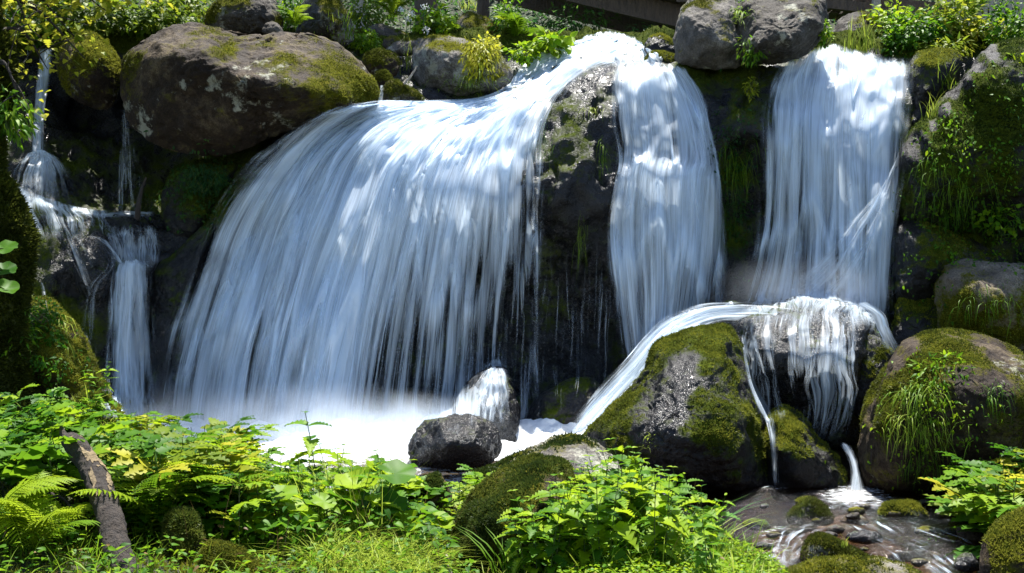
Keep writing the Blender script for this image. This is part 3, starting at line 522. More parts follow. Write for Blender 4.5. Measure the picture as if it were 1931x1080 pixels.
# ------------------------------------------------------------------ falling water: sheets lofted between stream lines, laid over the rocks
def rebounds(f, spots, seed, off=.16, gain=.8):             # water bouncing off hidden ledges and spreading again
    for i, (cx, cy_, wd, hh, dx) in enumerate(spots):
        fan = [[(cx + k * wd * .25, cy_ + abs(k) * .2 * wd, .9), (cx + k * wd * .7 + dx * .18 * hh, cy_ + .16 * hh + abs(k) * .25 * wd, .85), (cx + k * wd + dx * .55 * hh, cy_ + .55 * hh, .55), (cx + k * wd * 1.1 + dx * hh, cy_ + hh, .2)] for k in (-1, -.5, 0, .5, 1)]
        f.sheet(fan, off, nu=80, nv=36, seed=seed + i * 1.9, relief=.02, vin=.3, vout=.6, fade=.35, gain=gain, wander=8)
class Flow:
    def __init__(s): s.V, s.F, s.A, s.n = [], [], {k: [] for k in ('fu', 'fv', 'dens', 'edge', 'seed')}, 0
    def sheet(s, guides, off=0.07, nu=160, nv=70, relief=0.03, fade=0.10, vin=0.06, vout=0.10, seed=0.0, gain=1.0, bias=0.0, free=True, depth=None, ufreq=4.5, blur=3, uscale=1.0, rise=0.0, wander=14.0, rag=.5, ledge=0.0, gap=.55):
        K = len(guides); L = max(len(g) for g in guides)
        G = np.stack([catmull([tuple(p) + (() if len(p) > 2 else (0.9,)) for p in g], 60) for g in guides])      # K,60,3
        G = np.stack([catmull(G[:, j], 61) for j in range(60)])                                # 60, 61, 3 coarse net
        if depth is None:
            Dc = np.array([[cast(p[0], p[1]) for p in row] for row in G])
            Dc = np.where(np.isnan(Dc), np.nanmean(Dc), Dc)
        else:
            Dc = np.array([[depth(p[0], p[1]) for p in row] for row in G])
        if free: Dc = np.minimum.accumulate(Dc, 0)
        for _ in range(blur):
            pd = np.pad(Dc, 1, mode='edge'); Dc = (pd[:-2, 1:-1] + pd[2:, 1:-1] + pd[1:-1, :-2] + pd[1:-1, 2:] + 2 * pd[1:-1, 1:-1]) / 6
        Dc = Dc - off
        net = np.dstack([G, Dc])                                                               # px,py,dens,depth
        iu, iv = np.linspace(0, 60, nu), np.linspace(0, 59, nv)
        def lerp(a, t, ax):
            i = np.minimum(t.astype(int), a.shape[ax] - 2); f = t - i
            sh = [1, 1, 1]; sh[ax] = len(t); f = f.reshape(sh)
            return np.take(a, i, ax) * (1 - f) + np.take(a, i + 1, ax) * f
        net = lerp(lerp(net, iv, 0), iu, 1)
        a_, b_ = np.meshgrid(np.linspace(0, 1, nu) * len(guides) * 1.6, np.linspace(0, 1, nv)); wn = np.stack([a_.ravel(), b_.ravel() * 2.2, np.full(a_.size, seed * 3.3)], 1)
        net[..., 0] += wander * fbm(wn, 3).reshape(a_.shape) * np.clip(b_ * 3, .2, 1); patch = fbm(wn * [.9, 1.6, 1] + 7, 3).reshape(a_.shape)
        gapn = fbm(np.stack([a_.ravel() * 3.2, b_.ravel() * .9, np.full(a_.size, len(guides) * 1.7)], 1), 3).reshape(a_.shape) * np.clip(.25 + b_, 0, 1)
        ph = b_ * 3.1 + 1.6 * fbm(np.stack([a_.ravel() * .45, b_.ravel() * .4, np.full(a_.size, 5.5)], 1), 3).reshape(a_.shape); fr_ = ph - np.floor(ph); bulge = np.exp(-((fr_ - .25) / .13) ** 2) * np.clip(b_ * 4, 0, 1) * np.clip(.5 + 2 * fbm(np.stack([a_.ravel() * .9, np.floor(ph).ravel() * 3.7, np.full(a_.size, 1.5)], 1), 2).reshape(a_.shape), 0, 1) if ledge else 0 * a_
        net[..., 3] -= ledge * bulge
        W = P3(net[..., 0], net[..., 1], net[..., 3])
        du = np.linalg.norm(np.diff(W, axis=1), axis=2).mean(0); fu = np.r_[0, np.cumsum(du)] * uscale
        dv = np.linalg.norm(np.diff(W, axis=0), axis=2).mean(1); fv = np.r_[0, np.cumsum(dv)]
        FU, FV = np.meshgrid(fu, fv); FU = FU + seed * 3.1
        h = fbm(np.stack([FU.ravel() * ufreq, FV.ravel() * 0.5, np.full(FU.size, seed)], 1), 3).reshape(FU.shape)
        h2 = fbm(np.stack([FU.ravel() * 2.5, FV.ravel() * 0.8, np.full(FU.size, seed + 4)], 1), 2).reshape(FU.shape)
        Fc = grid_faces(nv, nu); Nn = vnormals(W.reshape(-1, 3), Fc).reshape(W.shape)
        Nn *= np.where((Nn * -W).sum(-1, keepdims=True) < 0, -1, 1)
        W = W + Nn * (relief * h + relief * .7 * h2)[..., None]; W[..., 2] += rise
        uu = np.linspace(0, 1, nu)[None]; vv = np.linspace(0, 1, nv)[:, None]
        jag = np.clip(0.6 + 1.6 * fbm(np.stack([fu * 9, np.full(nu, seed), np.zeros(nu)], 1), 3)[None], .1, 2); lag = np.clip(1 + rag * 3 * fbm(np.stack([fv * 3, np.full(nv, seed + 2), np.zeros(nv)], 1), 3)[:, None], .3, 2.4)
        ed = sstep(0, fade * lag, uu) * sstep(0, fade * lag[::-1], 1 - uu) * sstep(0, max(vin, 1e-3) * jag, vv) * (sstep(0, max(vout, 1e-3), 1 - vv) if vout else 1)
        dens = np.clip(net[..., 2] * gain + bias, 0, 1.3) * (0.35 + 0.65 * sstep(0, fade * 1.6, uu) * sstep(0, fade * 1.6, 1 - uu)) + 0.12 * h2 + 0.30 * patch + gap * gapn + (.3 * bulge if ledge else 0)
        s.V.append(W.reshape(-1, 3)); s.F.append(Fc + s.n); s.n += W.shape[0] * W.shape[1]
        for k, a in (('fu', FU), ('fv', FV), ('dens', dens), ('edge', np.broadcast_to(ed, FU.shape)), ('seed', np.full(FU.shape, seed * 5.7))): s.A[k].append(np.ravel(a))
    def both(s, guides, off=0.07, step=0.08, seed=0.0, g2=0.75, b2=-0.02, **kw):
        s.sheet(guides, off, seed=seed, **kw)
        kw2 = dict(kw); kw2['gain'] = kw.get('gain', 1) * g2; kw2['bias'] = kw.get('bias', 0) + b2
        s.sheet(guides, off + step, seed=seed + 1.37, **kw2)
    def build(s, name, label, mat='water', kind='structure', cat='waterfall'):
        V = np.vstack(s.V); org = np.array([V[:, 0].mean(), V[:, 1].mean(), V[:, 2].min()])
        o = solid(name, V, np.vstack(s.F), M[mat], {k: np.concatenate(a) for k, a in s.A.items()}, org); tag(o, label, cat, kind=kind); return o

main = [
 [(680,190,.6),(618,208,.8),(555,240,.8),(478,292,.75),(410,362,.7),(366,440,.6),(326,555,.5),(290,710,.42),(268,840,.36)],
 [(740,188,.8),(660,202,.9),(592,238,.95),(516,305,.95),(446,405,.85),(398,525,.72),(358,665,.62),(334,840,.55)],
 [(800,189,.9),(715,200,1),(645,228,1.05),(572,298,1),(512,415,.92),(470,535,.85),(435,675,.75),(410,840,.68)],
 [(835,190,.9),(750,200,1),(680,228,1.05),(610,300,.98),(553,420,.8),(515,540,.62),(482,680,.45),(458,840,.42)],
 [(868,188,.9),(785,203,1),(715,235,1.1),(655,300,1.05),(605,420,.95),(565,540,.85),(532,680,.72),(506,840,.66)],
 [(905,186,.9),(828,205,1),(758,240,1.15),(706,300,1.15),(664,420,1.12),(628,540,1.08),(598,680,1.02),(572,840,.95)],
 [(940,182,.9),(870,205,1),(800,245,1.15),(750,310,1.15),(718,420,1.1),(690,540,1.05),(664,680,1.0),(642,840,.92)],
 [(965,172,.9),(895,202,1),(830,248,1.1),(784,315,1.0),(755,420,.85),(730,540,.5),(708,680,.26),(690,830,.22)],
 [(990,160,.9),(920,200,1),(860,250,1.05),(815,320,1),(790,420,.88),(767,540,.52),(747,680,.34),(732,830,.26)],
 [(1030,138,.9),(960,190,1),(910,250,1),(880,330,.95),(860,430,.82),(847,540,.5),(836,680,.34),(826,820,.28)],
 [(1060,122,.9),(1000,185,.95),(960,250,.95),(942,330,.9),(932,430,.75),(924,540,.5),(916,660,.38),(910,800,.3)],
 [(1090,128,.8),(1034,188,.8),(1008,260,.75),(1004,340,.6),(1002,420,.45),(1000,540,.32),(998,680,.24),(996,800,.18)],
 [(1100,140,.5),(1060,195,.5),(1035,265,.35),(1030,340,.25),(1028,420,.2),(1026,540,.14),(1024,680,.1),(1022,800,.08)]]
f = Flow()
f.sheet(main, 0.05, nu=560, nv=120, ledge=.10, seed=0.0, relief=0.045, vin=0.04, vout=0.02)
f.sheet(main, 0.13, nu=560, nv=120, ledge=.12, gap=.8, seed=1.4, relief=0.05, gain=0.8, bias=-0.05, vin=0.08, vout=0.02)
f.sheet([[(p[0] + 6, p[1] + 8, p[2]) for p in g] for g in main[1:11]], 0.22, nu=460, nv=110, ledge=.12, gap=.8, seed=2.9, relief=0.06, gain=0.62, bias=-0.04, vin=0.25, vout=0.02)
up = [[(1140,64,.9),(1085,80,.95),(1015,96,.9),(975,128,.9),(945,168,.9),(880,186,.9),(770,188,.9),(690,190,.8)],
      [(1165,64,1),(1105,88,1),(1045,112,1),(1000,150,1),(950,188,1),(885,205,1),(800,222,1),(730,250,1)],
      [(1190,70,1),(1135,98,1),(1080,124,.95),(1035,162,.9),(985,204,1),(935,236,1),(885,275,1),(830,310,1)],
      [(1210,84,1),(1165,112,.9),(1115,130,.6),(1070,162,.55),(1025,196,.8),(990,240,.7),(965,290,.7),(945,340,.6)]]
f.sheet(up, 0.06, nu=200, nv=90, seed=5.1, relief=0.05, vout=0.2, fade=.06); f.sheet(up, 0.12, nu=200, nv=90, seed=6.3, relief=0.06, gain=.85, vout=0.25, fade=.1)
crest = [[(1080,78,.8),(1060,95,.9),(1010,120,.9)], [(1120,62,.9),(1110,85,1),(1090,112,.9)], [(1160,58,1),(1160,88,1),(1150,125,.9)], [(1195,70,.9),(1205,95,1),(1210,128,.9)], [(1215,88,.8),(1245,108,.9),(1270,132,.8)]]
f.sheet(crest, 0.10, nu=140, nv=40, seed=7.7, relief=0.05, fade=.12, vin=.2, vout=.25)
rebounds(f, [(470,425,50,220,-.32),(560,390,60,240,-.3),(430,520,40,200,-.28),(640,470,55,260,-.25),(520,600,45,180,-.22),(720,400,45,240,-.2),(800,380,50,230,-.16),(880,390,45,210,-.1),(960,400,40,200,-.02),(610,330,60,200,-.35),(850,330,50,180,-.14),(380,600,35,180,-.25),(690,560,40,220,-.18)], 3.3)
f.build('waterfall', 'broad main waterfall fanning out white over the dark rock dome')

f = Flow()
mid = [[(1156, 118, 0.9), (1146, 165, 0.7), (1148, 230, 0.5), (1158, 290, 0.5), (1151, 350, 0.6), (1141, 430, 0.5), (1154, 550, 0.4), (1176, 690, 0.35)],
       [(1198, 115, 1), (1196, 170, 0.85), (1200, 230, 0.75), (1205, 285, 0.7), (1198, 335, 0.9), (1193, 430, 0.85), (1201, 560, 0.7), (1208, 690, 0.6)],
       [(1240, 118, 1), (1253, 170, 0.9), (1263, 230, 0.75), (1268, 290, 0.6), (1262, 330, 0.85), (1258, 430, 0.85), (1254, 540, 0.7), (1245, 660, 0.6)],
       [(1272, 122, 0.9), (1299, 170, 0.9), (1319, 230, 0.85), (1335, 298, 0.75), (1329, 335, 0.9), (1325, 440, 0.75), (1315, 540, 0.55), (1305, 630, 0.5)],
       [(1296, 128, 0.7), (1328, 180, 0.7), (1346, 240, 0.75), (1357, 300, 0.6), (1364, 360, 0.5), (1370, 450, 0.35), (1374, 540, 0.25), (1376, 610, 0.2)]]
f.both(mid, 0.06, 0.09, ledge=.08, seed=10, nu=260, nv=100, relief=0.04, vin=.05, vout=.03)
rebounds(f, [(1188,292,38,190,.02),(1300,305,46,200,0),(1240,330,42,170,0),(1190,420,34,170,.05),(1320,410,34,150,.02)], 11.7, .13, .85)
f.build('waterfall', 'narrow two-step waterfall in the middle between two dark rock faces')

f = Flow()
rt = [[(1470, 112, 0.4), (1444, 165, 0.6), (1432, 230, 0.65), (1430, 300, 0.6), (1428, 400, 0.5), (1416, 490, 0.42), (1385, 575, 0.36)],
       [(1509, 106, 0.7), (1490, 160, 0.8), (1482, 230, 0.85), (1480, 330, 0.75), (1476, 450, 0.62), (1450, 580, 0.5)],
       [(1559, 82, 0.8), (1552, 140, 0.9), (1544, 220, 1), (1544, 330, 0.85), (1544, 450, 0.7), (1539, 580, 0.7)],
       [(1612, 92, 0.9), (1606, 150, 1), (1600, 230, 1), (1600, 330, 0.9), (1600, 450, 0.85), (1600, 580, 0.8)],
       [(1667, 104, 1), (1663, 160, 1.05), (1657, 230, 1), (1657, 330, 0.85), (1652, 450, 0.9), (1649, 600, 0.8)],
       [(1728, 108, 0.9), (1725, 170, 0.95), (1717, 240, 0.85), (1707, 330, 0.7), (1694, 440, 0.7), (1678, 600, 0.5)]]
f.both(rt, 0.06, 0.10, ledge=.06, gap=.65, seed=20, nu=320, nv=100, relief=0.028, vin=.1, vout=.03, fade=.1)
diag = [[(1690,330,.1),(1640,380,.15),(1570,430,.15),(1490,485,.15),(1390,545,.1)], [(1694,300,.8),(1652,370,.9),(1600,440,.7),(1545,510,.6),(1470,570,.5)],
        [(1698,280,.8),(1668,370,1),(1630,450,.9),(1590,530,.8),(1540,585,.7)], [(1700,300,.6),(1682,390,.9),(1662,480,.85),(1645,550,.8),(1625,600,.7)]]
f.sheet(diag, 0.22, nu=160, nv=60, seed=24, relief=.05, fade=.45, vin=.4, vout=.2, gain=.85)
rebounds(f, [(1640,200,46,220,-.03),(1480,240,34,200,0),(1540,280,46,220,0),(1610,330,44,200,-.05),(1660,400,36,180,-.12),(1580,430,50,150,-.1),(1500,420,40,150,-.05)], 21.7, .15, .8)
f.build('waterfall', 'tall straight waterfall on the right dropping onto the wet domed boulder')

f = Flow()
slide = [[(1500,574,.1),(1435,570,.3),(1380,568,.55),(1310,574,.8),(1238,606,.95),(1178,672,1),(1118,740,1),(1060,818,1)],
         [(1510,592,.15),(1450,586,.4),(1395,584,.75),(1325,592,1),(1254,630,1.1),(1196,694,1.15),(1138,758,1.15),(1078,828,1.1)],
         [(1520,620,.1),(1455,618,.25),(1410,616,.5),(1352,618,.85),(1266,656,1),(1220,712,1),(1170,772,1),(1104,836,.9)]]
sl_d = lambda px, py: float(np.interp(px, [1075, 1150, 1200, 1260, 1320, 1400, 1480, 1560, 1620], [9.9, 10.1, 10.2, 10.3, 10.35, 10.4, 10.25, 10.2, 10.2]))
f.sheet(slide, 0.0, seed=30, nu=110, nv=120, relief=.035, depth=sl_d, free=False, fade=.3, gain=.78, ufreq=9, rag=1.2, wander=10)
f.sheet(slide, 0.06, seed=31.3, nu=110, nv=120, relief=.045, depth=sl_d, free=False, fade=.34, gain=.62, ufreq=12, rag=1.4, wander=16)
f.sheet(slide, 0.11, seed=32.3, nu=110, nv=120, relief=.05, depth=sl_d, free=False, fade=.4, gain=.46, ufreq=14, rag=1.5, wander=22)
foam = [[(1400,575,.8),(1395,590,.7),(1390,610,.4)],[(1460,556,.9),(1455,580,.8),(1450,610,.5)],[(1500,545,1),(1495,572,.9),(1490,612,.55)],[(1560,558,1),(1560,580,.9),(1555,620,.5)],[(1620,570,1),(1625,590,1),(1625,630,.6)],[(1645,580,.8),(1660,610,.8),(1675,660,.5)]]
rebounds(f, [(1495,542,26,45,.02),(1440,556,30,40,-.5),(1380,566,26,36,-.8),(1560,555,34,50,.1),(1610,566,30,60,.2),(1330,582,24,40,-1),(1525,548,22,40,0)], 35.1, .2, .8)
f.sheet(foam, 0.06, nu=160, nv=40, seed=33, relief=.04, vin=.4, vout=.6, free=False, gain=.62, wander=20)
f.build('slide_of_white_water', 'white chute sliding down left of the conical boulder into the lower foam', 'chute', cat='cascade')

f = Flow()
veil = [[(1395,604,.15),(1400,640,.12),(1408,690,.08),(1415,740,.05)],
        [(1440,594,.3),(1436,630,.26),(1440,690,.2),(1450,740,.12),(1455,790,.08)],
        [(1500,586,.42),(1490,630,.36),(1495,690,.36),(1500,740,.16),(1505,800,.12)],
        [(1550,584,.45),(1548,630,.42),(1548,690,.44),(1550,750,.28),(1545,830,.22)],
        [(1590,586,.5),(1590,630,.38),(1592,690,.5),(1595,750,.45),(1575,840,.35)],
        [(1620,590,.6),(1622,640,.42),(1618,700,.4),(1615,750,.25),(1600,840,.15)]]
f.sheet(veil, 0.05, nu=280, nv=80, seed=40, relief=.025, vin=.12, vout=.15, gain=.85, wander=22); f.sheet(veil, 0.10, nu=240, nv=80, seed=41.5, relief=.03, gain=.6, vin=.2, vout=.15, wander=26)
side = [[(1600,575,.9),(1630,590,.9),(1650,630,.8),(1668,690,.5)],[(1625,570,1),(1655,592,1),(1672,635,.9),(1695,680,.6)],[(1640,568,.7),(1668,590,.8),(1690,630,.7),(1720,690,.4)]]
f.sheet(side, 0.0, nu=80, nv=40, seed=43, relief=.02, vout=.5, fade=.3, depth=lambda a, b: 10.05 - .0012 * (b - 570), free=False, gain=.8)
f.build('waterfall', 'thin veil of water running over the wet domed boulder')
f = Flow()
out = [[(1582,838,.8),(1596,862,.8),(1604,890,.9),(1600,925,.9)],[(1590,834,1),(1606,860,1),(1614,890,1),(1616,928,1)],[(1604,838,.8),(1618,862,.7),(1624,890,.8),(1634,928,.8)]]
f.both(out, 0.0, 0.04, wander=3, seed=45, nu=60, nv=40, relief=.012, fade=.3, vin=.25, vout=.02, gain=.75, depth=lambda a, b: 9.35 - .004 * (b - 834), free=False)
f.build('cascade', 'small white spout between the low boulder and the lower right boulder', cat='cascade')
f = Flow()
r1 = [[(1396,630,.5),(1402,680,.6),(1410,720,.8),(1428,770,.8),(1444,800,.8),(1452,850,.5),(1456,912,.5)],[(1402,630,.7),(1409,680,.8),(1418,722,.95),(1438,765,1),(1453,800,.9),(1460,850,.7),(1463,914,.6)],
      [(1410,632,.5),(1416,680,.6),(1426,722,.7),(1450,765,.8),(1464,800,.6),(1468,850,.4),(1471,914,.4)]]
f.both(r1, 0.04, 0.03, wander=3, seed=50, nu=50, nv=80, relief=.008, fade=.25, vout=.02, uscale=1.3)
f.build('rivulet', 'bright rivulet trickling down the right side of the conical boulder', 'rivulet', cat='rivulet')
f = Flow()
tr = [[(716,160,.8),(715,175,.8),(712,196,.8)],[(724,160,.9),(723,176,.9),(722,198,.9)]]
f.sheet(tr, .05, wander=3, nu=20, nv=20, seed=52, relief=.004, fade=.2); f.build('rivulet', 'tiny white trickle between mossy stones at the brink of the main fall', 'rivulet', cat='rivulet')

f = Flow()
thin = [[(72,92,.6),(68,150,.6),(60,220,.55),(56,292,.5)],[(84,90,.9),(80,140,.9),(72,220,.85),(70,292,.8)],[(102,92,.8),(98,130,.8),(90,200,.7),(86,292,.6)]]
f.both(thin, 0.08, 0.05, wander=3, seed=60, nu=50, nv=60, relief=.012, fade=.2, vout=.02)
f.sheet(wander=2, off=.1, guides=[[(48,70,.3),(48,130,.4),(50,200,.3)],[(56,70,.4),(56,130,.45),(58,200,.3)]], nu=14, nv=40, seed=61, relief=.004, fade=.3)
fan = [[(64,286,.9),(44,294,.75),(24,318,.5),(8,375,.25)],[(68,283,1),(56,294,.85),(38,330,.5),(26,400,.25)],[(75,281,1),(74,300,.9),(70,340,.55),(66,410,.25)],[(82,283,1),(94,296,.8),(112,335,.45),(124,410,.2)],[(87,286,.9),(112,298,.55),(142,335,.25),(165,410,.1)]]
f.sheet(fan, 0.10, nu=120, nv=50, seed=62, relief=.015, fade=.2, vin=.05, vout=.6, gain=1.0); f.sheet(fan, 0.2, nu=120, nv=50, seed=63, relief=.02, gain=.7, fade=.25, vin=.05, vout=.6)
f.build('waterfall', 'thin plume falling at the upper left and bursting into a fan')
f = Flow()
f.both(wander=5, guides=[[(228,205,.25),(220,260,.35),(213,330,.35),(210,398,.3)],[(236,200,.45),(238,260,.45),(240,330,.42),(242,398,.4)],[(244,208,.25),(258,260,.3),(272,330,.3),(282,398,.3)]], off=.1, step=.06, seed=66, nu=90, nv=50, relief=.012, fade=.15, vin=.2, vout=.1, gain=.6)
f.build('waterfall', 'faint misty fall in the dark gap below the huge boulder')
f = Flow()
step = [[(18,338,.5),(22,352,.6),(30,375,.4),(45,402,.3),(55,440,.25)],[(50,358,.5),(52,372,.65),(60,395,.4),(72,425,.35),(80,455,.3)],[(90,372,.5),(93,386,.6),(102,402,.35),(112,430,.35),(118,455,.25)],[(130,385,.5),(134,396,.55),(142,408,.25),(150,430,.15),(155,455,.1)],[(172,394,.5),(176,402,.6),(182,412,.2),(188,430,.08),(190,450,.05)],[(210,396,.5),(212,404,.6),(214,412,.2),(216,428,.05),(217,445,.02)]]
f.sheet(step, .05, nu=150, nv=50, seed=70, relief=.01, fade=.1, vin=.12, vout=.3); f.sheet(step, .09, nu=150, nv=50, seed=70.7, relief=.012, fade=.1, vin=.15, vout=.4, gain=.8)
pool = [[(170,398,.4),(230,392,.6),(298,396,.4)],[(174,406,.5),(232,402,.7),(296,404,.4)],[(178,413,.4),(234,412,.5),(292,411,.3)]]
f.sheet(pool, .04, nu=30, nv=60, seed=71, relief=.02, free=False, fade=.35, gain=.9)
lip = [[(196,420,.1),(198,436,.4),(204,460,.42),(212,500,.5)],[(222,421,.1),(222,434,.45),(226,460,.5),(232,502,.7)],[(250,422,.1),(250,440,.36),(252,460,.48),(255,504,.7)],[(275,420,.1),(280,438,.4),(283,460,.45),(280,504,.55)],[(292,418,.1),(299,442,.3),(304,470,.36),(304,500,.35)]]
f.both(lip, .06, .04, seed=72, nu=150, nv=50, relief=.012, vin=.25, vout=.2)
feed = [[(160,445,.3),(185,452,.6),(208,475,.8),(222,500,.9)],[(190,440,.4),(205,455,.8),(222,475,.9),(238,498,.9)]]
f.sheet(feed, .08, nu=60, nv=40, seed=73, relief=.01, fade=.45, vin=.2, gain=.85, wander=6)
nar = [[(214,494,.6),(204,530,.65),(200,600,.6),(196,680,.55),(190,790,.5)],[(234,490,1),(227,530,1),(226,600,.9),(224,680,.8),(221,790,.7)],[(262,488,1.05),(260,530,1.1),(261,600,.95),(264,680,.9),(268,790,.75)],[(290,494,.7),(290,530,.7),(294,600,.6),(302,680,.52),(312,790,.45)]]
f.both(nar, .09, .07, seed=74, nu=120, nv=90, relief=.02, fade=.25, vin=.1, vout=.02, gain=.92)
f.build('waterfall', 'narrow white fall at the left plunging from a rock step')
for k, (lab, g) in enumerate((
  ('rivulet curling down dark rock left of the narrow white fall', [[(168,450,.3),(188,472,.4),(196,502,.4),(166,533,.5),(154,580,.4),(148,640,.35),(140,730,.25)],[(192,448,.5),(212,466,.6),(224,498,.6),(196,542,.7),(188,580,.6),(185,640,.5),(180,730,.4)]]),
  ('leftmost rivulet trickling past the bright mossy rock', [[(74,530,.5),(84,570,.6),(92,610,.5),(106,650,.4),(116,700,.3)],[(82,530,.6),(92,570,.7),(102,610,.6),(116,650,.5),(126,700,.3)]]),
  ('spread of thin trickles over the left ledge', [[(60,375,.3),(75,405,.4),(95,450,.35),(115,500,.25),(150,600,.2)],[(90,385,.35),(112,415,.45),(135,460,.3),(160,520,.2),(185,600,.15)],[(150,398,.2),(165,430,.3),(190,470,.25),(205,540,.2),(215,640,.15)]]))):
    f = Flow(); f.sheet(g, .05, nu=80 if k == 2 else 40, nv=80, seed=80 + k, relief=.006, fade=.5, vout=.4, gain=.62 if k == 2 else .8, wander=10); f.build('rivulet', lab, 'rivulet', cat='rivulet')
f = Flow()
wisp = [[(1010,430,.1),(1005,520,.2),(1000,640,.16),(995,760,.1)],[(1060,440,.04),(1060,560,.08),(1060,680,.08),(1055,780,.04)],[(1130,440,.06),(1128,560,.1),(1125,680,.1),(1120,760,.05)],[(1160,450,.3),(1158,560,.25),(1160,660,.2),(1165,720,.1)]]
f.sheet(wisp, .25, nu=160, nv=60, seed=90, relief=.01, vin=.3, vout=.2)
f.build('drip_curtain', 'sparse drips hanging in the dark recess between the two falls', 'rivulet', cat='drips')
f = Flow()
sp = [[(850,770,.3),(875,730,.5),(905,690,.6),(925,678,.6)][::-1],[(880,790,.4),(895,740,.6),(915,700,.7),(930,676,.8)][::-1],[(915,800,.4),(922,750,.6),(930,705,.7),(936,675,.8)][::-1],[(955,800,.3),(955,750,.4),(948,705,.6),(942,676,.7)][::-1],[(985,800,.1),(978,750,.2),(962,700,.4),(948,678,.6)][::-1]]
f.sheet(sp, .07, nu=120, nv=40, seed=93, relief=.02, vout=.4, vin=.1, fade=.25, gain=.85)
f.sheet([[(p[0] * 1.0 - 8, p[1] + 10, p[2]) for p in g] for g in sp], .16, nu=120, nv=40, seed=95, relief=.03, vout=.5, vin=.2, fade=.35, gain=.6)
f.build('splash', 'splash spreading over the dark rock at the base of the main waterfall', cat='splash')

# ------------------------------------------------------------------ foaming plunge pool, lower pool, rapids
def water_surface_mat():
    b = N('pool_water'); p = b.pos(); fo = b.attr('foam')
    mp = b.n('Mapping'); b.l(p, mp.inputs[0]); mp.inputs['Scale'].default_value = (1.0, 1.9, 1); mp.inputs['Rotation'].default_value = (0, 0, 0.35)
    wv = b.noise(mp.outputs[0], 7, 5, 0.6); w2 = b.noise(mp.outputs[0], 28, 3, 0.6)
    nm = b.bump(b.math('ADD', wv, b.math('MULTIPLY', w2, 0.35)), 0.55, 0.08)
    fr = b.n('Fresnel'); fr.inputs[0].default_value = 1.34; b.l(nm, fr.inputs['Normal'])
    gl = b.n('BsdfGlossy'); gl.inputs['Roughness'].default_value = 0.06; b.l(nm, gl.inputs['Normal'])
    tp = b.n('BsdfTransparent'); tp.inputs[0].default_value = (0.82, 0.66, 0.50, 1)
    clear = b.mixs(fr.outputs[0], tp.outputs[0], gl.outputs[0])
    df = b.n('BsdfDiffuse'); df.inputs[0].default_value = (0.86, 0.89, 0.92, 1); b.l(b.bump(b.noise(p, 9, 4, .55), 0.5, 0.1), df.inputs['Normal'])
    tl = b.n('BsdfTranslucent'); tl.inputs[0].default_value = (0.86, 0.89, 0.92, 1)
    wh = b.mixs(0.3, df.outputs[0], tl.outputs[0])
    a = b.rng(b.math('ADD', fo, b.math('MULTIPLY', b.math('SUBTRACT', b.noise(mp.outputs[0], 13, 5, .65), 0.5), 1.6)), 0.25, 0.85)
    return b.done(b.mixs(b.math('MULTIPLY', a, b.rng(fo, 0.02, 0.2)), clear, wh))
M['pool'] = water_surface_mat()
def surf(name, label, x0, x1, y0, y1, zf, foamf, n=(200, 120), amp=0.02):
    gx, gy = np.meshgrid(np.linspace(x0, x1, n[0]), np.linspace(y0, y1, n[1])); x, y = gx.ravel(), gy.ravel()
    z = zf(x, y); px, py = CX + x / y * F, CY + (CH - z) / y * F; fo = foamf(px, py, x, y)
    z = z + amp * fbm(np.stack([x * 1.5, y * 1.9, x * 0], 1), 4) * (1 + 2.2 * fo)
    o = solid(name, np.column_stack([x, y, z]), grid_faces(n[1], n[0]), M['pool'], {'foam': fo}); tag(o, label, 'water', kind='structure')
def g2(px, py, cx, cy, rx, ry): return np.exp(-((px - cx) / rx) ** 2 - ((py - cy) / ry) ** 2)
surf('plunge_pool', 'white foaming pool at the foot of the main waterfall', -4.4, 1.3, 8.2, 11.3, lambda x, y: 0.20 + 0.10 * np.exp(-((y - 10.6) / .6) ** 2) - 0.12 * sstep(9.2, 8.4, y),
     lambda px, py, x, y: np.clip(0.34 + 0.8 * sstep(8.8, 10.2, y) + 0.3 * fbm(np.stack([x * 1.5, y * 1.5, x * 0], 1), 3), 0, 1.2), (260, 150), 0.085)
surf('stream', 'brown shallow stream with broken reflections at the lower right', 1.2, 4.6, 3.0, 9.6, lambda x, y: 0.0 - 0.10 * sstep(7.4, 6.2, y) - 0.05 * sstep(6.2, 4, y),
     lambda px, py, x, y: np.clip(.62 * g2(px, py, 1612, 930, 60, 14) + .45 * g2(px, py, 1460, 918, 35, 7) + .25 * g2(px, py, 1640, 950, 120, 14) + .24 * g2(px, py, 1455, 1015, 40, 35) + .24 * g2(px, py, 1480, 1055, 40, 22)
        + .18 * g2(px, py, 1690, 1030, 70, 18) + .15 * g2(px, py, 1790, 1055, 60, 22), 0, 1), (220, 240), 0.03)
f = Flow()
wz = lambda y: 0.0 - 0.10 * sstep(7.4, 6.2, y) - 0.05 * sstep(6.2, 4, y)
def sd_(px, py):
    d = 7.0
    for _ in range(6): d = (CH - float(wz(np.array(d)))) / max(1e-3, (py - CY) / F)
    return d
